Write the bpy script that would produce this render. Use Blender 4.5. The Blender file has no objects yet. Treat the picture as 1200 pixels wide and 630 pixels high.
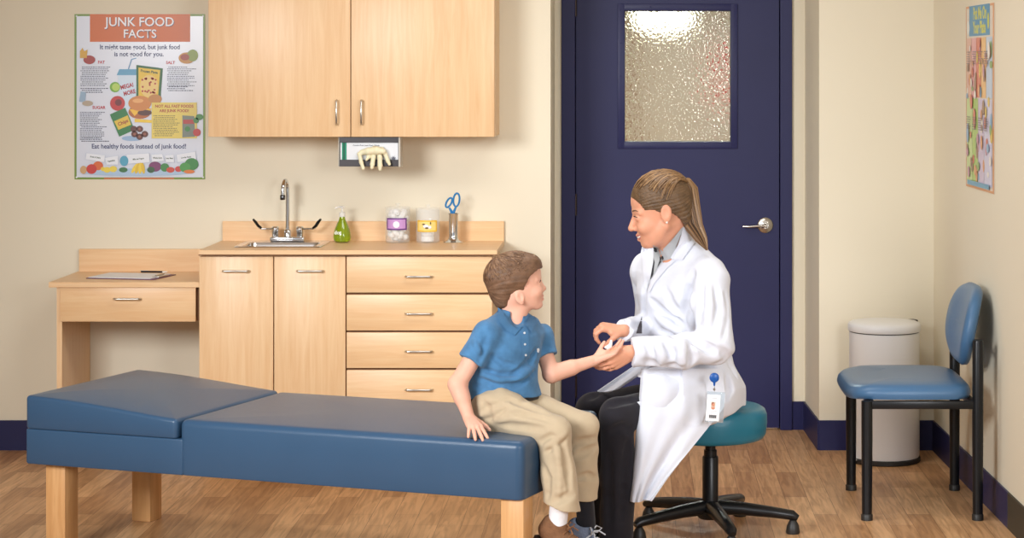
import bpy, bmesh, math, random
import numpy as np
from mathutils import Vector, Matrix
from mathutils.bvhtree import BVHTree
random.seed(7)
PI = math.pi
SC = bpy.context.scene
COL = SC.collection

# ------------------------------------------------------------------ camera
CAM_H, CAM_D, F = 1.687, 9.5, 2517.5      # eye height, distance to the back wall, focal length in px (1200 px wide)
cd = bpy.data.cameras.new('camera'); cam = bpy.data.objects.new('camera', cd); COL.objects.link(cam)
cam.location = (0, -CAM_D, CAM_H); cam.rotation_euler = (PI/2, 0, 0)
cd.sensor_width = 36; cd.lens = F*36/1200
cd.shift_x = -136/1200; cd.shift_y = -235/1200
SC.camera = cam

# ------------------------------------------------------------------ view, world, lights
SC.view_settings.view_transform = 'Standard'; SC.view_settings.look = 'None'
SC.view_settings.gamma = 1; SC.view_settings.use_curve_mapping = False
SC.view_settings.exposure = -0.06
w = bpy.data.worlds.new('world'); SC.world = w; w.use_nodes = True
w.node_tree.nodes['Background'].inputs[0].default_value = (0.93, 0.96, 1.0, 1)
w.node_tree.nodes['Background'].inputs[1].default_value = 0.56

def area(name, loc, target, sx, sy, power, color=(1, 1, 1)):
    l = bpy.data.lights.new(name, 'AREA'); l.shape = 'RECTANGLE'; l.size = sx; l.size_y = sy
    l.energy = power; l.color = color
    o = bpy.data.objects.new(name, l); COL.objects.link(o); o.location = loc
    d = Vector(target)-Vector(loc); o.rotation_euler = d.to_track_quat('-Z', 'Y').to_euler()
    return o
k_ = area('key_light', (-2.9, -6.4, 2.3), (-.2, -.6, .35), 1.6, 1.2, 47, (0.97, 0.985, 1)); k_.data.spread = math.radians(72)
f_ = area('fill_light', (2.0, -7.0, 1.9), (.8, -.4, .1), 1.4, 1.2, 20, (0.97, 0.985, 1)); f_.data.spread = math.radians(62)
area('ceiling_light', (-0.3, -1.9, 2.62), (-0.3, -1.7, 0), 1.6, 0.7, 26, (1, 0.99, 0.97))
area('hall_light', (0.3, 2.2, 2.5), (0.3, 2.2, 0), 1.5, 1.0, 100, (1, 0.98, 0.95))

# ------------------------------------------------------------------ materials
def s2l(c):
    return tuple(((v/255)/12.92 if v/255 <= 0.04045 else ((v/255+0.055)/1.055)**2.4) for v in c)+(1.0,)
MATS = {}
def mat(name, rgb, rough=0.6, metal=0.0, spec=0.5, noise=0.0, nscale=8, bump=0.0, bscale=60, sss=0.0, trans=0.0, ior=1.45, coat=0.0, emit=None, alpha=1.0, sheen=0.0, nstretch=None):
    if name in MATS: return MATS[name]
    m = bpy.data.materials.new(name); m.use_nodes = True; nt = m.node_tree; b = nt.nodes['Principled BSDF']
    c = s2l(rgb); b.inputs['Base Color'].default_value = c
    b.inputs['Roughness'].default_value = rough; b.inputs['Metallic'].default_value = metal
    b.inputs['Specular IOR Level'].default_value = spec
    b.inputs['IOR'].default_value = ior
    if trans: b.inputs['Transmission Weight'].default_value = trans
    if coat: b.inputs['Coat Weight'].default_value = coat; b.inputs['Coat Roughness'].default_value = 0.15
    if sheen: b.inputs['Sheen Weight'].default_value = sheen
    if alpha < 1: b.inputs['Alpha'].default_value = alpha
    if sss:
        b.inputs['Subsurface Weight'].default_value = sss; b.inputs['Subsurface Radius'].default_value = (1, .35, .2)
        b.inputs['Subsurface Scale'].default_value = 0.006
    if emit: b.inputs['Emission Color'].default_value = s2l(emit[0]); b.inputs['Emission Strength'].default_value = emit[1]
    if noise or bump:
        tc = nt.nodes.new('ShaderNodeTexCoord'); mp = nt.nodes.new('ShaderNodeMapping')
        nt.links.new(tc.outputs['Object'], mp.inputs[0])
        if nstretch: mp.inputs['Scale'].default_value = nstretch
    if noise:
        n = nt.nodes.new('ShaderNodeTexNoise'); n.inputs['Scale'].default_value = nscale; n.inputs['Detail'].default_value = 5
        nt.links.new(mp.outputs[0], n.inputs['Vector'])
        r = nt.nodes.new('ShaderNodeValToRGB')
        r.color_ramp.elements[0].position = 0.3; r.color_ramp.elements[1].position = 0.7
        r.color_ramp.elements[0].color = tuple(max(0, v*(1-noise)) for v in c[:3])+(1,)
        r.color_ramp.elements[1].color = tuple(min(1, v*(1+noise)) for v in c[:3])+(1,)
        nt.links.new(n.outputs['Fac'], r.inputs[0]); nt.links.new(r.outputs[0], b.inputs['Base Color'])
    if bump:
        n2 = nt.nodes.new('ShaderNodeTexNoise'); n2.inputs['Scale'].default_value = bscale; n2.inputs['Detail'].default_value = 3
        nt.links.new(tc.outputs['Object'], n2.inputs['Vector'])
        bp = nt.nodes.new('ShaderNodeBump'); bp.inputs['Strength'].default_value = bump; bp.inputs['Distance'].default_value = 0.01
        nt.links.new(n2.outputs['Fac'], bp.inputs['Height']); nt.links.new(bp.outputs[0], b.inputs['Normal'])
    MATS[name] = m
    return m

def wood(name, rgb, dark, grain_axis, rough=0.38):
    """maple laminate: long soft grain streaks along one axis plus broad cloudy figure"""
    if name in MATS: return MATS[name]
    m = bpy.data.materials.new(name); m.use_nodes = True; nt = m.node_tree; b = nt.nodes['Principled BSDF']
    b.inputs['Roughness'].default_value = rough
    tc = nt.nodes.new('ShaderNodeTexCoord'); mp = nt.nodes.new('ShaderNodeMapping')
    sc = [26, 26, 26]; sc['xyz'.index(grain_axis)] = 1.6
    mp.inputs['Scale'].default_value = sc
    nt.links.new(tc.outputs['Object'], mp.inputs[0])
    n = nt.nodes.new('ShaderNodeTexNoise'); n.inputs['Scale'].default_value = 1.6; n.inputs['Detail'].default_value = 7; n.inputs['Roughness'].default_value = .62; n.inputs['Distortion'].default_value = .6
    nt.links.new(mp.outputs[0], n.inputs['Vector'])
    r = nt.nodes.new('ShaderNodeValToRGB'); r.color_ramp.elements[0].position = .32; r.color_ramp.elements[1].position = .66
    r.color_ramp.elements[0].color = s2l(dark); r.color_ramp.elements[1].color = s2l(rgb)
    nt.links.new(n.outputs['Fac'], r.inputs[0])
    n2 = nt.nodes.new('ShaderNodeTexNoise'); n2.inputs['Scale'].default_value = 3.0
    nt.links.new(tc.outputs['Object'], n2.inputs['Vector'])
    mx = nt.nodes.new('ShaderNodeMix'); mx.data_type = 'RGBA'; mx.blend_type = 'MULTIPLY'; mx.inputs[0].default_value = 1
    r2 = nt.nodes.new('ShaderNodeValToRGB'); r2.color_ramp.elements[0].color = (.93, .9, .86, 1); r2.color_ramp.elements[1].color = (1, 1, 1, 1)
    nt.links.new(n2.outputs['Fac'], r2.inputs[0])
    nt.links.new(r.outputs[0], mx.inputs[6]); nt.links.new(r2.outputs[0], mx.inputs[7])
    nt.links.new(mx.outputs[2], b.inputs['Base Color'])
    MATS[name] = m
    return m
MW = wood('maple_vertical', (240, 205, 161), (230, 188, 140), 'z')
MWX = wood('maple_horizontal', (240, 204, 158), (231, 187, 138), 'x')
MEDGE = mat('cabinet_gap', (120, 82, 52), .7)
MWALL = mat('wall_paint', (231, 222, 200), .75, noise=.012, nscale=1.2, bump=.02, bscale=220)
MOLIVE = MWALL
MNAVY = mat('navy_paint', (38, 39, 80), .42, spec=.3, noise=.05, nscale=3)
MCHROME = mat('chrome', (215, 218, 222), .12, 1.0)
MSTEEL = mat('brushed_steel', (205, 203, 198), .3, 1.0)
MBLACK = mat('black_metal', (22, 22, 24), .35, 0.2)
MDARKPL = mat('dark_plastic', (40, 38, 36), .45)

def floor_mat():
    m = bpy.data.materials.new('oak_strip_floor'); m.use_nodes = True; nt = m.node_tree; b = nt.nodes['Principled BSDF']
    tc = nt.nodes.new('ShaderNodeTexCoord'); mp = nt.nodes.new('ShaderNodeMapping'); mp.inputs['Rotation'].default_value = (0, 0, PI/2)
    nt.links.new(tc.outputs['Object'], mp.inputs[0])
    br = nt.nodes.new('ShaderNodeTexBrick')
    br.inputs['Color1'].default_value = s2l((216, 172, 126)); br.inputs['Color2'].default_value = s2l((172, 126, 84))
    br.inputs['Mortar'].default_value = s2l((120, 80, 48)); br.inputs['Scale'].default_value = 1
    br.inputs['Mortar Size'].default_value = .0008; br.inputs['Mortar Smooth'].default_value = .2
    br.inputs['Brick Width'].default_value = .52; br.inputs['Row Height'].default_value = .088; br.offset = .37; br.inputs['Bias'].default_value = -.15
    nt.links.new(mp.outputs[0], br.inputs['Vector'])
    mp2 = nt.nodes.new('ShaderNodeMapping'); mp2.inputs['Scale'].default_value = (30, 2.2, 1)
    nt.links.new(tc.outputs['Object'], mp2.inputs[0])
    n = nt.nodes.new('ShaderNodeTexNoise'); n.inputs['Scale'].default_value = 1.5; n.inputs['Detail'].default_value = 8; n.inputs['Distortion'].default_value = 1.2
    nt.links.new(mp2.outputs[0], n.inputs['Vector'])
    r = nt.nodes.new('ShaderNodeValToRGB'); r.color_ramp.elements[0].position = .34; r.color_ramp.elements[0].color = (.66, .58, .50, 1)
    r.color_ramp.elements[1].position = .62; r.color_ramp.elements[1].color = (1.08, 1.06, 1.04, 1)
    nt.links.new(n.outputs['Fac'], r.inputs[0])
    mx = nt.nodes.new('ShaderNodeMix'); mx.data_type = 'RGBA'; mx.blend_type = 'MULTIPLY'; mx.inputs[0].default_value = .85
    nt.links.new(br.outputs['Color'], mx.inputs[6]); nt.links.new(r.outputs[0], mx.inputs[7])
    nt.links.new(mx.outputs[2], b.inputs['Base Color'])
    b.inputs['Roughness'].default_value = .42
    bp = nt.nodes.new('ShaderNodeBump'); bp.inputs['Strength'].default_value = .08; bp.inputs['Distance'].default_value = .004
    nt.links.new(n.outputs['Fac'], bp.inputs['Height']); nt.links.new(bp.outputs[0], b.inputs['Normal'])
    return m

# ------------------------------------------------------------------ helpers
def at(px, py, D):
    """point of the room seen at a photo pixel, at a distance from the camera"""
    return Vector(((px-736)*D/F, D-CAM_D, CAM_H-(py-80)*D/F))
def xs(px, D): return (px-736)*D/F
def zs(py, D): return CAM_H-(py-80)*D/F

def smooth(me, deg=40):
    me.polygons.foreach_set('use_smooth', [True]*len(me.polygons))
    try: me.set_sharp_from_angle(angle=math.radians(deg))
    except Exception: pass
def mk(name, bm, m, parent=None, world=False, sm=40, structure=False):
    me = bpy.data.meshes.new(name)
    bmesh.ops.recalc_face_normals(bm, faces=bm.faces[:])
    bm.to_mesh(me); bm.free()
    if sm: smooth(me, sm)
    ms = m if isinstance(m, (list, tuple)) else [m]
    for q in ms: me.materials.append(q)
    o = bpy.data.objects.new(name, me); COL.objects.link(o)
    if parent is not None:
        o.parent = parent
        if world:
            base = Vector((0, 0, 0)); p = parent
            while p is not None: base += Vector(p.location); p = p.parent
            me.transform(Matrix.Translation(-base))
    if structure: o['kind'] = 'structure'
    return o
def tag(o, label, cat, group=None, kind=None):
    o['label'] = label; o['category'] = cat
    if group: o['group'] = group
    if kind: o['kind'] = kind
    return o
def thing(name, label, cat, loc=(0, 0, 0), rz=0, group=None):
    o = bpy.data.objects.new(name, None); COL.objects.link(o); o.empty_display_size = .05
    o.location = loc; o.rotation_euler = (0, 0, rz)
    return tag(o, label, cat, group)
def copy_tree(o, parent=None):
    c = o.copy(); COL.objects.link(c)
    if parent is not None: c.parent = parent
    for ch in [q for q in bpy.data.objects if q.parent == o]: copy_tree(ch, c)
    return c

def NB(): return bmesh.new()
def merge(bm, b2, mtx=None, mi=0):
    if mtx is not None: bmesh.ops.transform(b2, matrix=mtx, verts=b2.verts[:])
    me = bpy.data.meshes.new('tmp'); 
    for f in b2.faces: f.material_index = mi
    b2.to_mesh(me); b2.free(); bm.from_mesh(me); bpy.data.meshes.remove(me)
def box(bm, x0, x1, y0, y1, z0, z1, bev=0.0, seg=2, mi=0, mtx=None):
    b = bmesh.new(); bmesh.ops.create_cube(b, size=1)
    for v in b.verts:
        v.co = Vector(((x0+x1)/2+v.co.x*(x1-x0), (y0+y1)/2+v.co.y*(y1-y0), (z0+z1)/2+v.co.z*(z1-z0)))
    if bev: bmesh.ops.bevel(b, geom=b.edges[:], offset=bev, segments=seg, affect='EDGES', profile=.5)
    merge(bm, b, mtx, mi); return bm
def tube(bm, pts, r, seg=12, mi=0, cap=True, flat=None):
    """sweep a circle (or per-point radii / elliptical section) along a polyline"""
    pts = [Vector(p) for p in pts]; n = len(pts)
    rs = r if isinstance(r, (list, tuple)) else [r]*n
    rings = []; up = None
    for i, p in enumerate(pts):
        t = (pts[min(i+1, n-1)]-pts[max(i-1, 0)]).normalized()
        if up is None:
            up = Vector((0, 0, 1)) if abs(t.z) < .9 else Vector((1, 0, 0))
        a = t.cross(up).normalized(); b_ = a.cross(t).normalized(); up = b_
        ring = []
        for k in range(seg):
            th = 2*PI*k/seg
            ea, eb = (rs[i], rs[i]*(flat or 1))
            ring.append(bm.verts.new(p+a*math.cos(th)*ea+b_*math.sin(th)*eb))
        rings.append(ring)
    for i in range(n-1):
        for k in range(seg):
            f = bm.faces.new((rings[i][k], rings[i][(k+1) % seg], rings[i+1][(k+1) % seg], rings[i+1][k])); f.material_index = mi
    if cap:
        f = bm.faces.new(rings[0][::-1]); f.material_index = mi
        f = bm.faces.new(rings[-1]); f.material_index = mi
    return bm
def lathe(bm, prof, c=(0, 0, 0), seg=32, mi=0, mtx=None):
    """revolve (r, z) profile about z"""
    b = bmesh.new(); rings = []
    for r, z in prof:
        if r < 1e-6: rings.append([b.verts.new((0, 0, z))])
        else: rings.append([b.verts.new((r*math.cos(2*PI*k/seg), r*math.sin(2*PI*k/seg), z)) for k in range(seg)])
    for a, c2 in zip(rings, rings[1:]):
        if len(a) == 1 and len(c2) == 1: continue
        for k in range(seg):
            k2 = (k+1) % seg
            if len(a) == 1: b.faces.new((a[0], c2[k2], c2[k]))
            elif len(c2) == 1: b.faces.new((a[k], a[k2], c2[0]))
            else: b.faces.new((a[k], a[k2], c2[k2], c2[k]))
    M = Matrix.Translation(Vector(c))
    merge(bm, b, M @ mtx if mtx is not None else M, mi); return bm
def prism(bm, poly, y0, y1, mi=0, axis='y', bev=0):
    """extrude an (x, z) outline between y0 and y1 (or along another axis)"""
    b = bmesh.new()
    def P(u, v, w_):
        return {'y': (u, w_, v), 'x': (w_, u, v), 'z': (u, v, w_)}[axis]
    A = [b.verts.new(P(u, v, y0)) for u, v in poly]; B = [b.verts.new(P(u, v, y1)) for u, v in poly]
    b.faces.new(A); b.faces.new(B[::-1])
    n = len(poly)
    for i in range(n): b.faces.new((A[i], B[i], B[(i+1) % n], A[(i+1) % n]))
    if bev: bmesh.ops.bevel(b, geom=b.edges[:], offset=bev, segments=2, affect='EDGES', profile=.5)
    merge(bm, b, None, mi); return bm
def ball(bm, c, r, sc=(1, 1, 1), seg=16, mi=0, mtx=None):
    b = bmesh.new(); bmesh.ops.create_uvsphere(b, u_segments=seg, v_segments=max(6, seg*2//3), radius=r)
    M = Matrix.Translation(Vector(c)) @ (mtx if mtx is not None else Matrix.Identity(4)) @ Matrix.Diagonal((*sc, 1))
    merge(bm, b, M, mi); return bm
def text(name, body, size, m, parent, mtx, align='CENTER', extrude=.0004, sx=1.0, bold=0.0, italic=0):
    """flat lettering as a mesh; local x = reading direction, local y = up"""
    cu = bpy.data.curves.new(name, 'FONT'); cu.body = body; cu.size = size; cu.align_x = align; cu.align_y = 'CENTER'
    cu.extrude = extrude; cu.offset = bold; cu.resolution_u = 3; cu.space_line = .95; cu.shear = italic
    o = bpy.data.objects.new(name+'_tmp', cu); COL.objects.link(o)
    dg = bpy.context.evaluated_depsgraph_get(); dg.update()
    me = bpy.data.meshes.new_from_object(o.evaluated_get(dg)); bpy.data.objects.remove(o)
    me.transform(mtx @ Matrix.Diagonal((sx, 1, 1, 1)))
    me.materials.clear(); me.materials.append(m)
    ob = bpy.data.objects.new(name, me); COL.objects.link(ob); ob.parent = parent
    return ob
# ------------------------------------------------------------------ room shell
# back wall y=0; door recess back wall y=DR; right wall slightly splayed
DR = .54
def XR(y): return 1.352 - y*.02945                # right wall's x at depth y
RX0, RX1, RX0b, RX1b = -.343, .845, -.343, .826   # recess edges at y=0 and y=DR
b = NB(); box(b, -4.6, 4.0, -9.0, DR+.12, -.1, 0); box(b, -.9, 1.6, DR+.12, 4.6, -.1, 0)
mk('floor', b, floor_mat(), sm=0, structure=True)
b = NB(); box(b, -4.6, RX0, 0, .12+DR, 0, 2.7); mk('wall_back', b, MWALL, sm=0, structure=True)
b = NB(); prism(b, [(RX1, 0), (2.2, 0), (2.2, DR+.12), (RX1b, DR+.12), (RX1b, DR)], 0, 2.7, axis='z'); mk('wall_pier', b, MWALL, sm=0, structure=True)
b = NB(); prism(b, [(XR(0), 0), (XR(-3.4), -3.4), (XR(-3.4)+.15, -3.4), (XR(0)+.15, 0)], 0, 2.7, axis='z'); mk('wall_right', b, MWALL, sm=0, structure=True)
b = NB(); box(b, -4.72, -4.6, -8.2, .66, 0, 2.7); mk('wall_left', b, MWALL, sm=0, structure=True)
# recess back wall: two narrow strips each side of the door frame and the strip above
FX0, FX1, FZ = -.311, .766, 2.11
b = NB(); box(b, RX0, FX0, DR, DR+.12, 0, 2.7); box(b, FX1, RX1b, DR, DR+.12, 0, 2.7); box(b, FX0, FX1, DR, DR+.12, FZ, 2.7)
mk('wall_door', b, MWALL, sm=0, structure=True)
b = NB(); box(b, -4.6, 2.2, -4.2, DR+.12, 2.7, 2.8); mk('ceiling', b, mat('ceiling_paint', (240, 238, 230), .8), sm=0, structure=True)
# baseboards, navy, 13 cm
BH = .132
def bb(name, pts, m=MNAVY):
    b = NB()
    for (xa, ya), (xb, yb) in zip(pts, pts[1:]):
        d = Vector((xb-xa, yb-ya, 0)); nrm = Vector((d.y, -d.x, 0)).normalized()*.008
        q = [(xa, ya), (xb, yb), (xb+nrm.x, yb+nrm.y), (xa+nrm.x, ya+nrm.y)]
        prism(b, q, 0, BH, axis='z')
    mk(name, b, m, sm=0, structure=True)
bb('baseboard_back', [(-4.6, 0), (RX0, 0), (RX0b, DR)])
bb('baseboard_door', [(RX0b, DR), (FX0, DR)])
bb('baseboard_pier', [(FX1, DR), (RX1b, DR), (RX1, 0), (XR(0), 0)])
yend = -1.62
bb('baseboard_right', [(XR(0), 0), (XR(yend), yend)])
bb('baseboard_front', [(XR(yend), yend), (XR(-3.4), -3.4)], mat('dark_base', (66, 60, 48), .6))
# door frame
b = NB()
box(b, FX0, -.247, DR-.02, DR+.12, 0, FZ, .003); box(b, .710, FX1, DR-.02, DR+.12, 0, FZ, .003); box(b, -.247, .710, DR-.02, DR+.12, 2.045, FZ, .003)
# rebate
box(b, -.247, -.240, DR+.045, DR+.12, 0, 2.045); box(b, .703, .710, DR+.045, DR+.12, 0, 2.045)
mk('trim_1', b, MNAVY, sm=0, structure=True)
# door slab with a window opening
DX0, DX1 = -.243, .706
GX0, GX1, GZ0, GZ1 = -.020, .484, 1.340, 1.960
YD0, YD1 = DR+.0, DR+.044
b = NB(); box(b, DX0, GX0, YD0, YD1, .008, 2.04); box(b, GX1, DX1, YD0, YD1, .008, 2.04); box(b, GX0, GX1, YD0, YD1, .008, GZ0); box(b, GX0, GX1, YD0, YD1, GZ1, 2.04)
door = mk('door_1', b, MNAVY, sm=0, structure=True)
b = NB()
w_ = .028
for (a, c, d, e) in ((GX0-w_, GX0+.004, GZ0-w_, GZ1+w_), (GX1-.004, GX1+w_, GZ0-w_, GZ1+w_), (GX0, GX1, GZ0-w_, GZ0+.004), (GX0, GX1, GZ1-.004, GZ1+w_)):
    box(b, a, c, YD0-.009, YD0+.001, d, e, .002)
gf = mk('glazing_frame', b, MNAVY, door, sm=30)
b = NB()
for (x, z) in [(GX0-.014, GZ0+q*(GZ1-GZ0)) for q in (0, .25, .5, .75, 1)]+[(GX1+.014, GZ0+q*(GZ1-GZ0)) for q in (0, .25, .5, .75, 1)]+[(GX0+q*(GX1-GX0), GZ0-.014) for q in (.25, .75)]+[(GX0+q*(GX1-GX0), GZ1+.014) for q in (.25, .75)]:
    ball(b, (x, YD0-.009, z), .004, (1, .4, 1), 8)
mk('screws', b, MNAVY, gf)
gm = mat('pebbled_glass', (232, 240, 232), .03, 0, .5, trans=1.0, ior=1.42)
nt = gm.node_tree
tc = nt.nodes.new('ShaderNodeTexCoord'); vo = nt.nodes.new('ShaderNodeTexVoronoi'); vo.inputs['Scale'].default_value = 95; vo.feature = 'SMOOTH_F1'
nz = nt.nodes.new('ShaderNodeTexNoise'); nz.inputs['Scale'].default_value = 60
bp = nt.nodes.new('ShaderNodeBump'); bp.inputs['Strength'].default_value = .34; bp.inputs['Distance'].default_value = .004
nt.links.new(tc.outputs['Object'], vo.inputs['Vector']); nt.links.new(vo.outputs['Distance'], bp.inputs['Height'])
nt.links.new(bp.outputs[0], nt.nodes['Principled BSDF'].inputs['Normal'])
b = NB(); box(b, GX0, GX1, YD0+.016, YD0+.022, GZ0, GZ1)
mk('glass', b, gm, door, sm=0)
b = NB(); box(b, GX0-.0, GX0+.006, YD0, YD1, GZ0, GZ1); box(b, GX1-.006, GX1, YD0, YD1, GZ0, GZ1); box(b, GX0, GX1, YD0, YD1, GZ0, GZ0+.006); box(b, GX0, GX1, YD0, YD1, GZ1-.006, GZ1)
mk('glass_bead', b, mat('dark_bead', (26, 26, 44), .5), door, sm=0)
# lever handle
b = NB(); R90 = Matrix.Rotation(PI/2, 4, 'X')
hx, hz = xs(897, 10.02), zs(264, 10.02)
lathe(b, [(0, .012), (.030, .012), (.036, .007), (.037, 0), (0, 0)], (hx, YD0, hz), 28, mtx=R90)
lathe(b, [(0, .05), (.013, .05), (.014, .01), (0, .01)], (hx, YD0, hz), 20, mtx=R90)
tube(b, [(hx+.004, YD0-.048, hz), (hx-.04, YD0-.05, hz-.001), (hx-.08, YD0-.046, hz-.004), (hx-.106, YD0-.040, hz-.003)], [.011, .0085, .008, .007], 14, flat=.8)
mk('door_handle', b, mat('satin_nickel', (196, 190, 180), .24, 1.0), door)
b = NB(); 
for z in (1.98, 1.05, .2): tube(b, [(DX0-.002, YD0-.004, z-.05), (DX0-.002, YD0-.004, z+.05)], .007, 10)
mk('hinge', b, mat('bronze', (62, 52, 50), .4, .8), door)
# hall seen through the pebbled glass
b = NB(); box(b, -.9, -.8, DR+.12, 4.6, 0, 2.7); mk('wall_hall_left', b, mat('hall_wall', (196, 190, 168), .8), sm=0, structure=True)
b = NB(); box(b, 1.5, 1.6, DR+.12, 4.6, 0, 2.7); mk('wall_hall_right', b, mat('hall_wall_pale', (206, 216, 224), .8), sm=0, structure=True)
b = NB(); box(b, -.9, 1.6, 4.6, 4.7, 0, 2.7); mk('wall_hall_back', b, mat('hall_wall', (196, 190, 168)), sm=0, structure=True)
b = NB(); box(b, -.9, 1.6, DR+.12, 4.6, 2.7, 2.8); mk('ceiling_hall', b, mat('ceiling_paint', (240, 238, 230)), sm=0, structure=True)
dh = thing('hall_door', 'brown door at the end of the hall, blurred behind the pebbled door glass', 'door', (.45, 4.58, 0))
b = NB(); box(b, -.42, .42, -.05, 0, 0, 2.02, .004); mk('door_panel', b, mat('hall_brown', (186, 170, 156), .5), dh)
b = NB(); box(b, -.49, -.42, -.06, .0, 0, 2.08); box(b, .42, .49, -.06, .0, 0, 2.08); box(b, -.49, .49, -.06, 0, 2.02, 2.08); mk('door_casing', b, mat('hall_trim', (150, 118, 96), .5), dh)
cb = thing('hall_notice', 'red and white notice in the hall, blurred behind the door glass', 'notice', (.62, 4.48, 1.62))
b = NB(); box(b, -.09, .09, 0, .01, -.22, .22, .003); mk('sheet', b, mat('notice_white', (225, 215, 205), .6), cb)
b = NB(); box(b, -.06, .06, -.004, 0, .04, .19, .002); mk('red_block', b, mat('notice_red', (190, 50, 45), .6), cb)
b = NB(); box(b, -.06, .06, -.004, 0, -.17, -.04, .002); mk('red_block', b, mat('notice_red', (190, 50, 45), .6), cb)
cab = thing('hall_cupboard', 'pale blue grey cupboard by the right wall of the hall, blurred behind the glass', 'cabinet', (1.1, 3.2, 0))
b = NB(); box(b, -.12, .35, -.2, .25, 0, 1.9, .01); mk('body', b, mat('hall_pale_blue', (176, 190, 204), .6), cab)
b = NB(); box(b, -.105, .335, -.215, -.2, .06, .9, .004); box(b, -.105, .335, -.215, -.2, .93, 1.86, .004); mk('door', b, mat('hall_pale_blue2', (196, 206, 214), .5), cab)
lp = thing('hall_lamp', 'glowing ceiling lamp seen through the top of the pebbled door glass', 'lamp', (.19, 2.2, 2.7))
b = NB(); lathe(b, [(0, 0), (.07, 0), (.07, -.03), (.012, -.035), (.012, -.70), (0, -.70)]); mk('stem', b, MSTEEL, lp)
b = NB(); lathe(b, [(0, -.66), (.08, -.67), (.15, -.70), (.175, -.74), (.16, -.79), (.10, -.825), (0, -.84)]); mk('lamp_shade', b, mat('lamp_glow', (255, 248, 230), .5, emit=((255, 246, 228), 2.2)), lp)

# ------------------------------------------------------------------ handles
def bar_handle(parent, c, L, vertical=False, name='handle'):
    """chrome D handle standing off a front, centred at c (front face y)"""
    x, y, z = c; s = .024; r = .0045; h = L/2
    pts = [(-h, 0), (-h, -s*.7), (-h+.006, -s), (h-.006, -s), (h, -s*.7), (h, 0)]
    b = NB()
    tube(b, [((x, y+q, z+p) if vertical else (x+p, y+q, z)) for p, q in pts], r, 10)
    return mk(name, b, MSTEEL, parent, world=True)

# ------------------------------------------------------------------ wall cabinet
yF = -.32; Dw = CAM_D+yF
x0, x1 = xs(243, Dw), xs(580, Dw); z0 = zs(160, Dw); zt = 2.17
wc = thing('wall_cabinet', 'maple two-door wall cabinet hung above the sink counter', 'cabinet', (x0, 0, z0))
b = NB()
box(b, x0, x0+.018, yF+.02, 0, z0, zt, .001); box(b, x1-.018, x1, yF+.02, 0, z0, zt, .001); box(b, x0+.018, x1-.018, yF+.02, 0, z0+.004, z0+.022); box(b, x0+.018, x1-.018, yF+.02, 0, zt-.018, zt); box(b, x0+.018, x1-.018, -.012, 0, z0+.02, zt-.018)
box(b, x0+.018, x1-.018, yF+.03, -.012, z0+.38, z0+.398)
mk('body', b, MW, wc, world=True, sm=0)
xm = xs(411, Dw)
for (a, c, hp) in ((x0+.006, xm-.0018, 395), (xm+.0018, x1-.003, 424)):
    b = NB(); box(b, a, c, yF, yF+.0185, z0-.001, zt-.002, .0015)
    d = mk('door', b, MW, wc, world=True, sm=30)
    bar_handle(d, (xs(hp, Dw), yF, (zs(117, Dw)+zs(146, Dw))/2), .102, True)

# ------------------------------------------------------------------ base cabinet + countertop
yC = -.52; Dc = CAM_D+yC; Zc = .927
cx0, cx1 = xs(233, Dc), xs(582.5, Dc)
bc = thing('base_cabinet', 'maple base cabinet with two doors and four drawers under the sink counter', 'cabinet', (cx0, 0, 0))
bx1 = xs(577, Dc)
yB = yC+.03
b = NB()
box(b, cx0, cx0+.018, yB, 0, .1, Zc-.025); box(b, bx1-.018, bx1, yB, 0, .1, Zc-.025); box(b, cx0+.018, bx1-.018, yB, 0, .1, .118); box(b, cx0+.018, bx1-.018, -.012, 0, .118, Zc-.025)
xd = xs(405.5, Dc); box(b, xd-.009, xd+.009, yB, 0, .118, Zc-.025); box(b, cx0+.018, bx1-.018, yB+.0, yB+.06, Zc-.045, Zc-.025)
mk('body', b, MW, bc, world=True, sm=0)
b = NB(); box(b, cx0+.01, bx1-.01, yB+.055, yB+.07, 0, .1); box(b, cx0+.01, cx0+.028, yB+.07, 0, 0, .1); box(b, bx1-.028, bx1-.01, yB+.07, 0, 0, .1); mk('toe_kick', b, MEDGE, bc, world=True, sm=0)
b = NB(); box(b, cx0+.019, bx1-.019, yB-.0005, yB+.001, .12, Zc-.03); mk('front_frame', b, MEDGE, bc, world=True, sm=0)
Df = CAM_D+yB-.02; yf = yB-.02
for a, c, hx_ in ((233.5, 320.0, 277), (321.3, 404.8, 364)):
    b = NB(); box(b, xs(a, Df), xs(c, Df), yf, yf+.0185, .115, zs(300.6, Df), .0012)
    d = mk('door', b, MW, bc, world=True, sm=30)
    bar_handle(d, (xs(hx_, Df), yf, zs(317, Df)), .108)
for (ya, yb_, hy) in ((300.6, 342.6, 323.5), (345.2, 387.0, 367), (389.4, 431.0, 411), (433.4, 505, 456)):
    b = NB(); box(b, xs(406.2, Df), xs(576.6, Df), yf, yf+.0185, zs(yb_, Df), zs(ya, Df), .0012)
    d = mk('drawer', b, MWX, bc, world=True, sm=30)
    bar_handle(d, (xs(491, Df), yf, zs(hy, Df)), .108)
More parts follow.
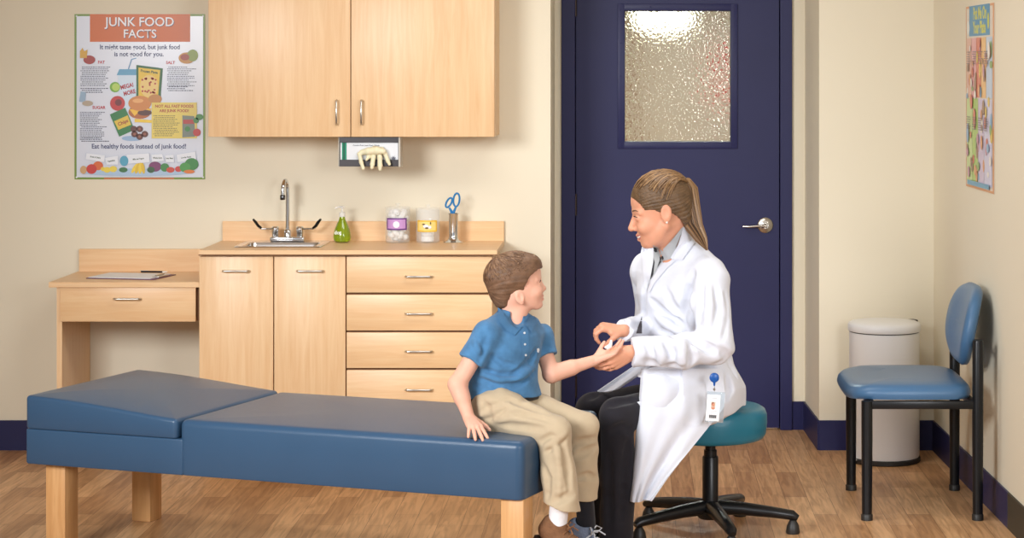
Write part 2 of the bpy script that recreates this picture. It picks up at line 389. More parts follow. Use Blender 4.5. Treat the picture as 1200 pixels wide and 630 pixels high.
# countertop with a cut-out for the sink, plus backsplash
SX0, SX1, SY0, SY1 = -1.677, -1.304, -.385, -.065      # sink rim
ct = thing('countertop', 'maple laminate countertop with backsplash, holding the sink and the jars', 'countertop', (cx0, 0, Zc-.02))
b = NB(); hx0, hx1, hy0, hy1 = SX0+.02, SX1-.02, SY0+.02, SY1-.02
for q in ((cx0, hx0, yC, -.02), (hx1, cx1, yC, -.02), (hx0, hx1, yC, hy0), (hx0, hx1, hy1, -.02)): box(b, q[0], q[1], q[2], q[3], Zc-.022, Zc)
mk('worktop', b, MWX, ct, world=True, sm=0)
b = NB(); box(b, cx0+.004, cx1, -.02, 0, Zc-.022, zs(258.8, CAM_D), .0015); mk('backsplash', b, MWX, ct, world=True, sm=0)
b = NB(); box(b, cx0-.001, cx1+.001, yC-.001, yC+.004, Zc-.0225, Zc-.0175); mk('edge_band', b, MEDGE, ct, world=True, sm=0)
# sink
sk = thing('sink', 'small stainless steel drop-in sink set in the maple countertop', 'sink', ((SX0+SX1)/2, (SY0+SY1)/2, Zc))
def rrect(xa, xb, ya, yb, r, z, n=5):
    out = []
    for cx, cy, a0 in ((xb-r, yb-r, 0), (xa+r, yb-r, 90), (xa+r, ya+r, 180), (xb-r, ya+r, 270)):
        for k in range(n+1):
            t = math.radians(a0+90*k/n); out.append((cx+r*math.cos(t), cy+r*math.sin(t), z))
    return out
def loft(bm, loops, mi=0, capend=True):
    R = [[bm.verts.new(p) for p in L] for L in loops]
    for A, B in zip(R, R[1:]):
        n = len(A)
        for i in range(n):
            f = bm.faces.new((A[i], A[(i+1) % n], B[(i+1) % n], B[i])); f.material_index = mi
    if capend: bm.faces.new(R[-1])
b = NB()
bx = (SX0+.03, SX1-.03, SY0+.025, SY1-.085)
loft(b, [rrect(SX0, SX1, SY0, SY1, .025, Zc+.0005), rrect(SX0+.004, SX1-.004, SY0+.004, SY1-.004, .022, Zc+.0045), rrect(bx[0], bx[1], bx[2], bx[3], .03, Zc+.003), rrect(bx[0]+.006, bx[1]-.006, bx[2]+.006, bx[3]-.006, .03, Zc-.01), rrect(bx[0]+.02, bx[1]-.02, bx[2]+.02, bx[3]-.02, .03, Zc-.13)])
mk('basin', b, mat('sink_steel', (225, 226, 228), .22, 1.0), sk, world=True, sm=50)
b = NB(); lathe(b, [(0, .002), (.02, .002), (.028, .004), (.03, 0)], (-1.49, -.25, Zc-.13)); mk('drain', b, MCHROME, sk, world=True)
# faucet
fx, fy = xs(337, 9.40), -.10
fa = thing('faucet', 'chrome gooseneck faucet with two wrist-blade levers behind the sink', 'faucet', (fx, fy, Zc+.004))
zf = Zc+.004
b = NB(); box(b, fx-.075, fx+.075, fy-.022, fy+.022, zf, zf+.02, .006, 3); mk('deck_plate', b, MCHROME, fa, world=True)
b = NB(); pts = [(fx, fy, zf+.015), (fx, fy, zf+.20), (fx, fy-.002, zf+.228)]
for k in range(1, 13):
    t = PI*k/12; R_ = .042; pts.append((fx-.008*k/12, fy-R_+R_*math.cos(t), zf+.228+R_*math.sin(t)*.95))
pts.append((fx-.008, fy-.084, zf+.205)); tube(b, pts, .0085, 14)
lathe(b, [(0, 0), (.016, 0), (.016, .03), (.011, .036), (0, .036)], (fx, fy, zf+.016), 20)
mk('spout', b, MCHROME, fa, world=True)
b = NB(); lathe(b, [(0, 0), (.010, 0), (.0115, .003), (.0115, .018), (.009, .022), (0, .022)], (fx-.008, fy-.084, zf+.186), 16); mk('aerator', b, mat('dark_chrome', (90, 90, 92), .2, 1), fa, world=True)
for s in (-1, 1):
    b = NB(); hx_ = fx+s*.054
    lathe(b, [(0, 0), (.015, 0), (.015, .025), (.0165, .028), (.0165, .048), (.012, .053), (0, .053)], (hx_, fy, zf+.012), 20)
    tube(b, [(hx_, fy, zf+.052), (hx_+s*.03, fy-.004, zf+.055), (hx_+s*.058, fy-.008, zf+.055), (hx_+s*.07, fy-.01, zf+.062)], [.007, .0055, .006, .008], 12, flat=.7)
    h = mk('lever', b, MCHROME, fa, world=True)
    b = NB(); tube(b, [(hx_+s*.058, fy-.01, zf+.058), (hx_+s*.072, fy-.013, zf+.068), (hx_+s*.083, fy-.017, zf+.085), (hx_+s*.094, fy-.02, zf+.098)], [.008, .012, .012, .008], 14, flat=.55)
    gr_ = mk('blade', b, mat('lever_dark_reflection', (34, 36, 40), .25, .6), h, world=True); gr_['label'] = 'chrome blade end of the lever, dark reflection painted in'  # chrome blade coloured near black: its dark reflection is put into the colour

# ------------------------------------------------------------------ desk unit
yD = yC+.02; Dd = CAM_D+yD; Zd = zs(330.5, Dd)
dx0, dx1 = xs(57, Dd), cx0-.001
dk = thing('desk', 'low maple desk with one drawer, joined to the left of the base cabinet', 'desk', (dx0, 0, 0))
b = NB(); box(b, dx0, dx1, yD, -.02, Zd-.022, Zd, .001); mk('desktop', b, MWX, dk, world=True, sm=0)
b = NB(); box(b, dx0+.004, dx1, -.02, -.0015, Zd-.022, zs(291.3, CAM_D), .001); mk('backsplash', b, MWX, dk, world=True, sm=0)
sx0 = xs(65, Dd); b = NB(); box(b, sx0, sx0+.022, yD+.02, -.0095, 0, Zd-.022); mk('side_panel', b, MW, dk, world=True, sm=0)
b = NB(); box(b, sx0+.022, dx1-.006, yD+.035, yD+.30, Zd-.165, Zd-.03); box(b, sx0+.022, dx1, yD+.03, yD+.045, Zd-.03, Zd-.022); mk('drawer_box', b, MEDGE, dk, world=True, sm=0)
b = NB(); box(b, xs(69.5, Dd), xs(228.5, Dd), yD+.012, yD+.03, zs(377, Dd), zs(333.8, Dd), .0012); d = mk('drawer', b, MWX, dk, world=True, sm=30)
bar_handle(d, (xs(149, Dd), yD+.012, zs(350, Dd)), .108)

# ------------------------------------------------------------------ things on the desk and counter
# clipboard lying on the desk
cbq = thing('clipboard', 'clipboard holding blank white paper, lying on the low desk', 'clipboard', (xs(152, 9.2), -.27, Zd), math.radians(-12))
b = NB(); box(b, -.155, .155, -.115, .115, 0, .0035, .0015, mi=0); mk('board', b, mat('purple_board', (112, 74, 96), .5), cbq)
b = NB(); box(b, -.148, .135, -.105, .105, .004, .0065); mk('paper', b, mat('paper', (238, 238, 240), .7), cbq)
b = NB(); box(b, .118, .15, -.05, .05, .0035, .009, .002); tube(b, [(.13, -.04, .012), (.13, .04, .012)], .004, 8); mk('clip', b, MSTEEL, cbq)
pn = thing('pen', 'black pen lying on the far edge of the clipboard', 'pen', (xs(180, 9.35), -.17, Zd+.0085), math.radians(-8))
b = NB(); tube(b, [(-.052, 0, .004), (.045, 0, .004)], .0042, 12); mk('barrel', b, mat('pen_black', (34, 26, 30), .3), pn)
b = NB(); tube(b, [(.045, 0, .004), (.062, 0, .004), (.068, 0, .004)], [.0038, .0025, .0006], 12); mk('tip', b, MSTEEL, pn)
b = NB(); box(b, -.056, -.018, -.0012, .0012, .008, .0095); mk('clip', b, MSTEEL, pn)
# soap
sp = thing('soap_bottle', 'teardrop bottle of green liquid soap with a clear pump, beside the sink', 'bottle', (xs(401, 9.385), -.115, Zc))
b = NB(); lathe(b, [(0, .002), (.028, .002), (.036, .008), (.039, .022), (.037, .042), (.031, .062), (.023, .082), (.016, .096), (.013, .104), (.0125, .112), (0, .112)], (0, 0, 0), 36)
gs = mat('green_soap', (150, 176, 20), .08, spec=.5, coat=.6, sss=0); gs.node_tree.nodes['Principled BSDF'].inputs['Transmission Weight'].default_value = .45
mk('bottle', b, gs, sp)
clear = mat('clear_plastic', (238, 238, 236), .12, alpha=.5)
b = NB(); lathe(b, [(0, .112), (.014, .112), (.014, .130), (.011, .132), (.004, .134), (.004, .15), (.012, .151), (.012, .158), (0, .160)], (0, 0, 0), 24); tube(b, [(0, 0, .155), (-.015, -.008, .155), (-.03, -.012, .150)], .0035, 8)
mk('pump', b, clear, sp)
tl = text('label', 'dot', .022, mat('label_white', (235, 240, 225), .5), sp, Matrix.Translation((-.014, -.0385, .045)) @ R90, bold=.0006)
# jars
def jar(name, label, px, D, wpx, ztop, cont_mat, cont, lab_mat, lz0, lz1):
    r = wpx/2*D/F
    j = thing(name, label, 'jar', (xs(px, D), D-CAM_D, Zc))
    b = NB(); lathe(b, [(0, .0005), (r*.94, .0005), (r, .006), (r, ztop), (r-.0018, ztop), (r-.0018, .007), (r*.9, .004), (0, .004)], (0, 0, 0), 40); mk('glass', b, jg, j)
    b = NB(); lathe(b, [(0, ztop+.001), (r+.001, ztop+.001), (r+.002, ztop+.005), (r*.9, ztop+.008), (.008, ztop+.009), (.007, ztop+.014), (.011, ztop+.018), (.008, ztop+.022), (0, ztop+.023)], (0, 0, 0), 40); mk('lid', b, jg, j)
    cont(j, r)
    b = NB(); R = r+.0009; n = 14
    th0, th1 = math.radians(-90-52), math.radians(-90+52)
    for mi_, (ra, za, zb, ta, tb) in enumerate(((R, lz0, lz1, th0, th1), (R+.0006, lz0+.006, lz1-.006, th0+.14, th1-.14))):
        vs = [[b.verts.new((ra*math.cos(ta+(tb-ta)*k/n), ra*math.sin(ta+(tb-ta)*k/n), z)) for k in range(n+1)] for z in (za, zb)]
        for k in range(n):
            f = b.faces.new((vs[0][k], vs[0][k+1], vs[1][k+1], vs[1][k])); f.material_index = mi_
    o = mk('label', b, lab_mat, j)
    return j, r
jg = mat('jar_glass', (244, 246, 246), .04, alpha=.16, spec=.8)
cot = mat('cotton', (246, 244, 240), .95, sss=.0, bump=.3, bscale=90)
def cotton(j, r):
    b = NB(); rr = random.Random(3)
    for k in range(60):
        a = rr.uniform(0, 2*PI); q = (r-.018)*math.sqrt(rr.random()); z = .018+.118*k/60
        ball(b, (q*math.cos(a), q*math.sin(a), z), .0145, (1, 1, .92), 10)
    mk('cotton_balls', b, cot, j)['kind'] = 'stuff'
def rolls(j, r):
    b = NB()
    for k in range(4):
        lathe(b, [(0, .006+k*.023), (.026, .006+k*.023), (.028, .010+k*.023), (.028, .024+k*.023), (.026, .028+k*.023), (0, .028+k*.023)], (-.002, 0, 0), 28)
    mk('gauze_rolls', b, cot, j)
jar('cotton_jar', 'clear jar full of cotton balls with a purple label, left of the yellow-labelled jar', 466, 9.38, 29, .150, cot, cotton, [mat('label_purple', (104, 52, 128), .5), mat('label_lilac', (196, 150, 206), .5)], .058, .110)
b = NB(); o = [q for q in bpy.data.objects if q.name == 'cotton_jar'][0]
lathe(b, [(0, .0012), (.014, .0010), (.0145, 0)], (0, -.0565, .082), 24, mtx=R90); mk('label_picture', b, mat('label_white2', (240, 236, 244), .6), o)
jar('gauze_jar', 'clear jar of gauze rolls with a yellow label, beside the steel cylinder', 501.5, 9.38, 28, .145, cot, rolls, [mat('label_yellow', (236, 190, 50), .5), mat('label_yellow2', (240, 214, 130), .5)], .050, .100)
o = [q for q in bpy.data.objects if q.name == 'gauze_jar'][0]
b = NB(); ball(b, (-.004, -.0545, .074), .011, (1.1, .12, .7), 12); ball(b, (.012, -.053, .07), .008, (1, .12, .8), 12); mk('label_picture', b, mat('label_white2', (240, 236, 244)), o)
b = NB(); ball(b, (-.014, -.053, .083), .006, (1.2, .12, .6), 10); ball(b, (.016, -.0535, .088), .005, (.6, .12, 1.2), 10); ball(b, (0, -.056, .067), .005, (1.6, .12, .8), 10); mk('label_mark', b, mat('label_brown', (104, 84, 50), .6), o)
# steel instrument jar and scissors
ih = thing('instrument_holder', 'slim stainless steel cylinder on a flared foot, at the right of the counter jars', 'holder', (xs(531.5, 9.38), -.12, Zc))
b = NB(); lathe(b, [(0, 0), (.044, 0), (.045, .003), (.036, .008), (.026, .012), (.0215, .02), (.0205, .03), (.0205, .122), (.023, .125), (.023, .128), (.019, .128), (.019, .02), (0, .02)], (0, 0, 0), 36); mk('cylinder', b, MCHROME, ih)
sc_ = thing('scissors', 'blue-handled scissors standing handles up in the steel cylinder', 'scissors', (xs(530.5, 9.38), -.12, Zc+.024))
blu = mat('scissor_blue', (30, 120, 180), .35)
for s, cz, tilt, rx_, rz_ in ((-1, .150, .35, .0125, .022), (1, .162, -.08, .0135, .029)):
    b = NB(); cxn = s*.0165
    pts = [(cxn+rx_*math.cos(t)*math.cos(tilt)-rz_*math.sin(t)*math.sin(tilt)*-s*-1, 0, cz+rz_*math.sin(t)*math.cos(tilt)+rx_*math.cos(t)*math.sin(tilt)*.3) for t in [2*PI*k/20 for k in range(21)]]
    tube(b, pts, .0042, 8, cap=False)
    tube(b, [(cxn*.9, 0, cz-rz_), (s*.006, 0, .112), (s*.003, 0, .095)], [.0045, .006, .005], 10)
    h = mk('handle_loop', b, blu, sc_)
    b = NB(); prism(b, [(-.005, .095), (.005, .095), (.004, .02), (0, .0)], -.0012+s*.0015, .0012+s*.0015); mk('blade', b, MSTEEL, sc_)

# glove box holder under the wall cabinet
gy = -.30; Dg = CAM_D+gy-.0
gb = thing('glove_dispenser', 'dark grey metal holder fixed under the wall cabinet, gripping the glove box', 'holder', (xs(434, Dg), gy, z0))
gx0, gx1 = xs(397.5, Dg), xs(467, Dg); zt_, zb_ = z0-.002, zs(195, Dg)
b = NB(); box(b, gx0, gx1, gy, gy+.004, zs(167, Dg), zt_, .001); box(b, gx0, gx1, gy, gy+.004, zb_, zs(187, Dg), .001)
box(b, gx0, gx1, gy+.004, gy+.10, zt_-.003, zt_); box(b, gx0, gx1, gy+.004, gy+.10, zb_, zb_+.003); box(b, gx0, gx1, gy+.098, gy+.10, zb_, zt_); mk('bracket', b, mat('holder_grey', (60, 57, 58), .35, .6), gb, world=True, sm=0)
b = NB(); box(b, gx0-.004, gx0, gy, gy+.1, zb_, zt_, .001); mk('end_cap', b, mat('holder_end', (190, 184, 172), .5), gb, world=True, sm=0)
b = NB(); box(b, gx1, gx1+.008, gy-.001, gy+.10, zb_-.002, zt_, .001); mk('end_cap', b, mat('holder_end', (190, 184, 172), .5), gb, world=True, sm=0)
gx = thing('glove_box', 'white and green box of exam gloves held in the grey holder', 'box', (xs(434, Dg), gy+.05, zb_+.004))
b = NB(); box(b, gx0+.004, gx1-.002, gy+.006, gy+.095, zb_+.004, zt_-.005, .001); mk('carton', b, mat('carton_white', (226, 228, 232), .6), gx, world=True, sm=0)
b = NB(); ba = xs(400.5, Dg); box(b, ba, ba+.02, gy+.0048, gy+.006, zb_+.02, zt_-.02); mk('stripe', b, mat('stripe_green', (40, 140, 110), .6), gx, world=True, sm=0)
b = NB(); box(b, ba+.006, ba+.012, gy+.0042, gy+.005, zb_+.02, zt_-.02); mk('stripe', b, mat('stripe_dark', (14, 84, 60), .6), gx, world=True, sm=0)
text('lettering', 'Powder-Free Latex Exam Gloves', .0085, mat('ink_dark', (50, 56, 70), .6), gx, Matrix.Translation(Vector((xs(429, Dg), gy+.0052, zs(170.3, Dg)))-Vector(gx.location)) @ R90)
b = NB()
pc = Vector((xs(461, Dg), gy+.0045, zs(186, Dg)))
st = []
for k in range(20):
    t = 2*PI*k/20; q = .014 if k % 2 == 0 else .006; st.append((pc.x+q*math.cos(t), pc.z+q*math.sin(t)))
prism(b, st, gy+.0040, gy+.0058); mk('starburst', b, mat('ink_grey', (96, 98, 108), .6), gx, world=True, sm=0)

# latex gloves pulled out of the box, hanging over the lower lip of the holder
gl = thing('latex_glove', 'cream latex glove hanging out of the glove box under the wall cabinet', 'glove', (xs(438, Dg), gy-.006, zs(176, Dg)))

# ------------------------------------------------------------------ exam table
TA = -math.atan2(.65, 1.763)
ET = thing('exam_table', 'blue vinyl exam table with a raised head wedge and square wooden legs', 'exam table', (-2.10, 7.49-CAM_D, 0), TA)
TL, TWD = 1.88, .69
def vinyl(name, rgb, rough=.32):
    m = mat(name, rgb, rough, spec=.5, noise=.03, nscale=5)
    if m.get('done'): return m
    m['done'] = 1; nt = m.node_tree; tc = nt.nodes.new('ShaderNodeTexCoord')
    v = nt.nodes.new('ShaderNodeTexVoronoi'); v.inputs['Scale'].default_value = 700
    n = nt.nodes.new('ShaderNodeTexNoise'); n.inputs['Scale'].default_value = 7; n.inputs['Detail'].default_value = 2
    a = nt.nodes.new('ShaderNodeMath'); a.operation = 'MULTIPLY_ADD'; a.inputs[1].default_value = 6; nt.links.new(n.outputs['Fac'], a.inputs[0]); nt.links.new(v.outputs['Distance'], a.inputs[2])
    bp = nt.nodes.new('ShaderNodeBump'); bp.inputs['Strength'].default_value = .10; bp.inputs['Distance'].default_value = .004
    for q in (n, v): nt.links.new(tc.outputs['Object'], q.inputs['Vector'])
    nt.links.new(a.outputs[0], bp.inputs['Height']); nt.links.new(bp.outputs[0], nt.nodes['Principled BSDF'].inputs['Normal'])
    return m
VB = vinyl('blue_vinyl', (52, 82, 112), .30)
def softbox(bm, x0, x1, y0, y1, zb, ztop, r=.02, crown=.006, nx=24, ny=12):
    """upholstered block: rounded edges and a slightly crowned top; ztop may be a function (x,y)"""
    b = bmesh.new(); f = ztop if callable(ztop) else (lambda x, y: ztop)
    us = [0, .25, .6, 1]
    def ring(ins, dz, bot=False):
        L = rrect(x0+ins, x1-ins, y0+ins, y1-ins, max(r*1.2-ins, .004), 0, 4)
        out = []
        def add(p, q):
            n = 10
            for k in range(n): out.append(((p[0]+(q[0]-p[0])*k/n), (p[1]+(q[1]-p[1])*k/n)))
        m_ = len(L)
        for i in range(m_):
            p, q = L[i], L[(i+1) % m_]
            if (Vector(p)-Vector(q)).length > .1: add(p, q)
            else: out.append((p[0], p[1]))
        return [Vector((x, y, zb+dz if bot else f(x, y)-dz)) for x, y in out]
    loops = [ring(.004, 0, True), ring(0, .006, True)]
    for k in range(0, 6):
        t = PI/2*k/5; loops.append(ring(r*(1-math.cos(t)), r*(1-math.sin(t))))
    R = [[b.verts.new(p) for p in L] for L in loops]
    for A, B in zip(R, R[1:]):
        for i in range(len(A)): b.faces.new((A[i], A[(i+1) % len(A)], B[(i+1) % len(B)], B[i]))
    b.faces.new(R[0][::-1])
    # crowned top: successive insets towards the middle
    last = R[-1]; cx, cy = (x0+x1)/2, (y0+y1)/2
    for s in (.94, .85, .7, .5, .28, .1):
        new = []
        for v0 in R[-1]:
            x = cx+(v0.co.x-cx)*s; y = cy+(v0.co.y-cy)*s
            new.append(b.verts.new((x, y, f(x, y)+crown*(1-s**2.5))))
        for i in range(len(last)): b.faces.new((last[i], last[(i+1) % len(last)], new[(i+1) % len(new)], new[i]))
        last = new
    b.faces.new(last)
    merge(bm, b)
xfold = .612
b = NB(); softbox(b, 0, xfold+.02, 0, TWD, .31, .432, .006, 0); mk('platform', b, VB, ET)
def wedge(x, y):
    t = min(max(x/xfold, 0), 1)
    return .548-.050*t+.010*math.sin(PI*t)*(1-t)
b = NB(); softbox(b, .0, xfold-.002, -.004, TWD+.004, .434, wedge, .013, .012); mk('head_wedge', b, VB, ET)
def maintop(x, y):
    return .497
b = NB(); softbox(b, xfold+.002, TL, 0, TWD, .31, maintop, .024, .006); mk('cushion', b, VB, ET)
LEGM = wood('beech_leg', (226, 178, 124), (204, 152, 98), 'z', .4)
for (lx, ly) in ((.05, .045), (TL-.085, .02), (.05, TWD-.11), (TL-.12, TWD-.10)):
    b = NB(); box(b, lx, lx+.08, ly, ly+.08, 0, .312, .004); mk('leg', b, LEGM, ET)

# ------------------------------------------------------------------ stool
SXc, SYc = .300, 7.83-CAM_D
ST = thing('exam_stool', 'round teal exam stool on a black five-spoke base under the woman', 'stool', (SXc, SYc, 0))
b = NB(); lathe(b, [(0, .343), (.185, .343), (.194, .347), (.202, .362), (.207, .40), (.206, .43), (.199, .448), (.185, .457), (.15, .462), (0, .464)], seg=64); mk('seat', b, vinyl('teal_vinyl', (32, 112, 136)), ST)
b = NB(); box(b, -.085, .085, -.085, .085, .335, .343, .002); mk('seat_plate', b, MBLACK, ST)
b = NB(); lathe(b, [(0, .27), (.019, .27), (.019, .335), (0, .335)], seg=24); lathe(b, [(0, .275), (.0235, .275), (.0235, .298), (0, .298)], seg=24); mk('gas_piston', b, MBLACK, ST)
b = NB(); lathe(b, [(0, .06), (.029, .06), (.029, .272), (.026, .276), (0, .276)], seg=28); mk('column', b, MBLACK, ST)
b = NB(); lathe(b, [(0, .05), (.042, .05), (.05, .06), (.05, .098), (.04, .11), (0, .112)], seg=28); mk('hub', b, MDARKPL, ST)
for k in range(5):
    a = math.radians(-78+72*k)
    M = Matrix.Rotation(a, 4, 'Z')
    b = NB(); tube(b, [M @ Vector(p) for p in ((.03, 0, .090), (.12, 0, .086), (.22, 0, .076), (.30, 0, .066), (.318, 0, .056))], [.032, .028, .024, .021, .013], 14, flat=.85)
    sp_ = mk('spoke', b, MBLACK, ST)
    b = NB(); lathe(b, [(0, 0), (.024, 0), (.026, .006), (.022, .03), (.012, .048), (0, .05)], tuple(M @ Vector((.30, 0, 0))), 18); mk('glide', b, MDARKPL, sp_)

# ------------------------------------------------------------------ side chair
cxm = .893
CH = thing('side_chair', 'blue vinyl side chair with an oval back and black legs by the right wall', 'chair', (1.09, 8.30-CAM_D, 0))
yn, yfr = 8.03-CAM_D, 8.60-CAM_D
VC = vinyl('slate_blue_vinyl', (72, 110, 148))
b = NB()
loops = []
def seatring(ins, z):
    x0, x1, y0, y1 = .820+ins, 1.300-ins, yn-.012+ins, yfr+.012-ins
    out = []
    n = 48
    for k in range(n):
        t = 2*PI*k/n; c, s = math.cos(t), math.sin(t)
        e = .55 if c < 0 else .28
        x = (x0+x1)/2+(x1-x0)/2*math.copysign(abs(c)**e, c); y = (y0+y1)/2+(y1-y0)/2*math.copysign(abs(s)**.42, s)
        out.append((x, y, z+(.016*(c < -.5)*(-c-.5)*-1)))
    return out
loft(b, [seatring(.03, .447), seatring(.006, .45), seatring(0, .466), seatring(.004, .484), seatring(.016, .497), seatring(.04, .504), seatring(.09, .508), seatring(.16, .509)])
bmesh.ops.contextual_create(b, geom=[])if False else None
mk('seat', b, VC, CH, world=True, sm=60)
b = NB()
TL_ = math.radians(11)
ox, oz = 1.315, .70
def backring(ins, w_):
    out = []; n = 56
    for k in range(n):
        t = 2*PI*k/n; u = (.245-ins)*math.copysign(abs(math.cos(t))**.72, math.cos(t)); v = (.157-ins)*math.copysign(abs(math.sin(t))**.8, math.sin(t))
        if v < 0: u *= 1-.12*(v/.157)**2
        ww = w_-.03*(u/.245)**2
        out.append((ox+v*math.sin(TL_)+ww*math.cos(TL_), 8.315-CAM_D+u, oz+v*math.cos(TL_)-ww*math.sin(TL_)))
    return out
R1 = [backring(.16, -.034), backring(.08, -.032), backring(.03, -.028), backring(.010, -.018), backring(0, -.002), backring(.004, .014), backring(.012, .02), backring(.10, .022)]
loft(b, R1); f_ = b.faces; 
b.verts.ensure_lookup_table(); b.faces.new([b.verts[i] for i in range(56)][::-1])
mk('backrest', b, VC, CH, world=True, sm=60)
FR = mat('chair_frame', (26, 27, 30), .32, .3)
for y_, zt2 in ((yn, .672), (yfr, .660)):
    b = NB(); tube(b, [(1.307, y_, .0), (1.307, y_, .3), (1.308, y_, zt2-.01), (1.308, y_, zt2)], [.019, .021, .021, .018], 16); lg = mk('leg', b, FR, CH, world=True)
    b = NB(); lathe(b, [(0, 0), (.022, 0), (.022, .02), (.019, .024), (0, .024)], (1.307, y_, 0), 16); mk('foot_cap', b, MDARKPL, lg, world=True)
    b = NB(); tube(b, [(.893, y_, .0), (.893, y_, .3), (.893, y_, .445)], [.019, .021, .021], 16); lg = mk('leg', b, FR, CH, world=True)
    b = NB(); lathe(b, [(0, 0), (.022, 0), (.022, .02), (.019, .024), (0, .024)], (.893, y_, 0), 16); mk('foot_cap', b, MDARKPL, lg, world=True)
    b = NB(); box(b, .893, 1.307, y_-.010, y_+.010, .415, .445, .004); mk('side_rail', b, FR, CH, world=True)
for x_ in (.91, 1.29):
    b = NB(); box(b, x_-.010, x_+.010, yn, yfr, .42, .447, .003); mk('cross_rail', b, FR, CH, world=True)
b = NB(); tube(b, [(1.300, yn+.01, .63), (1.318, yn+.10, .64), (1.325, yn+.28, .645), (1.318, yfr-.10, .64), (1.300, yfr-.01, .63)], .010, 10); mk('back_bar', b, FR, CH, world=True)

# ------------------------------------------------------------------ step-on bin
BN = thing('waste_bin', 'white round step-on waste bin in the corner behind the side chair', 'bin', (1.103, 9.25-CAM_D, 0))
WE = mat('white_enamel', (238, 239, 240), .35, coat=.3)
b = NB(); lathe(b, [(0, .022), (.148, .022), (.151, .028), (.151, .553), (.148, .556), (0, .556)], seg=64); mk('body', b, WE, BN)
b = NB(); lathe(b, [(0, 0), (.150, 0), (.155, .004), (.155, .018), (.150, .022), (0, .022)], seg=64); mk('base_ring', b, MDARKPL, BN)
b = NB(); lathe(b, [(0, .556), (.150, .556), (.150, .560), (0, .560)], seg=64); mk('seal', b, MDARKPL, BN)
b = NB(); lathe(b, [(0, .560), (.155, .560), (.157, .564), (.157, .585), (.152, .593), (.14, .599), (.08, .606), (0, .608)], seg=64); mk('lid', b, WE, BN)
b = NB(); M = Matrix.Rotation(math.radians(-152), 4, 'Z')
box(b, .135, .185, -.022, .022, .012, .020, .003, mtx=M); tube(b, [M @ Vector((.15, -.012, .02)), M @ Vector((.158, -.012, .05)), M @ Vector((.15, -.012, .085))], .003, 8); mk('pedal', b, MCHROME, BN)
b = NB(); box(b, .05, .16, -.02, .02, .575, .60, .004, mtx=Matrix.Rotation(math.radians(25), 4, 'Z')); mk('hinge', b, MDARKPL, BN)

# ------------------------------------------------------------------ posters
PM = {}
def pm(rgb): 
    k = 'print_%d_%d_%d' % rgb
    return mat(k, rgb, .35)
class Poster:
    """flat print; (u, v) in centimetres from the lower left corner"""
    def __init__(s, root, W, H): s.r = root; s.W = W; s.H = H; s.k = 0
    def y(s): s.k += 1; return -.0022-.00006*s.k
    def poly(s, name, pts, rgb, parent=None):
        b = NB(); y = s.y(); b.faces.new([b.verts.new((u/100, y, v/100)) for u, v in pts]); return mk(name, b, pm(rgb), parent or s.r, sm=0)
    def rect(s, name, u0, u1, v0, v1, rgb, parent=None): return s.poly(name, [(u0, v0), (u1, v0), (u1, v1), (u0, v1)], rgb, parent)
    def disc(s, name, u, v, r, rgb, parent=None, sy=1.0, n=20, rot=0): return s.poly(name, [(u+r*math.cos(2*PI*k/n)*math.cos(rot)-r*sy*math.sin(2*PI*k/n)*math.sin(rot), v+r*sy*math.sin(2*PI*k/n)*math.cos(rot)+r*math.cos(2*PI*k/n)*math.sin(rot)) for k in range(n)], rgb, parent)
    def dots(s, name, pts, rgb, parent=None):
        b = NB(); y = s.y()
        for (u, v, r, sy) in pts: b.faces.new([b.verts.new(((u+r*math.cos(2*PI*k/12))/100, y, (v+r*sy*math.sin(2*PI*k/12))/100)) for k in range(12)])
        o = mk(name, b, pm(rgb), parent or s.r, sm=0); o['kind'] = 'stuff'; return o
    def lines(s, u0, u1, v1, n, dv, rgb, seed=1, parent=None):
        b = NB(); y = s.y(); rr = random.Random(seed)
        for k in range(n):
            v = v1-dv*k; e = u1-(u1-u0)*rr.uniform(0, .35)
            u = u0+(rr.random() > .7)*.6
            while u < e-.3:
                wl = rr.uniform(.35, 1.1); b.faces.new([b.verts.new((p/100, y, q/100)) for p, q in ((u, v), (min(u+wl, e), v), (min(u+wl, e), v+dv*.42), (u, v+dv*.42))]); u += wl+.22
        o = mk('small_print', b, pm(rgb), parent or s.r, sm=0); o['kind'] = 'stuff'; return o
    def txt(s, body, size, u, v, rgb, parent=None, sx=1.0, bold=0.0, align='CENTER', rot=0, name='lettering', italic=0):
        M = Matrix.Translation((u/100, s.y(), v/100)) @ R90 @ Matrix.Rotation(rot, 4, 'Z')
        return text(name, body, size/100, pm(rgb), parent or s.r, M, align=align, extrude=0, sx=sx, bold=bold/100, italic=italic)
J = thing('junk_food_poster', 'poster headed JUNK FOOD FACTS with a green border, left of the wall cabinet', 'poster', (xs(87.5, 9.5), 0, zs(210, 9.5)))
pu = lambda px: (px-87.5)*9.5/F*100
pv = lambda py: (210-py)*9.5/F*100
W_, H_ = pu(240.5), pv(16.5)
b = NB(); box(b, 0, W_/100, -.002, 0, 0, H_/100); mk('sheet', b, mat('poster_white', (214, 219, 232), .3, coat=.25), J, sm=0)
P = Poster(J, W_, H_)
g = .9; GR = (112, 142, 40)
for q in ((0, W_, 0, g), (0, W_, H_-g, H_), (0, g, g, H_-g), (W_-g, W_, g, H_-g)): P.rect('border', q[0], q[1], q[2], q[3], GR)
hd = P.rect('header', pu(105.5), pu(223), pv(49), H_, (204, 100, 22))
P.rect('footer', pu(122), pu(204), .1, .75, (204, 110, 60))
for dx, dz, c in ((.25, -.22, (40, 50, 90)), (0, 0, (240, 240, 244))):
    P.txt('JUNK FOOD', 5.6, pu(164)+dx, pv(26)+dz, c, hd, sx=.98, bold=.06); P.txt('FACTS', 5.2, pu(164)+dx, pv(40)+dz, c, hd, sx=.98, bold=.06)
NV = (40, 48, 100)
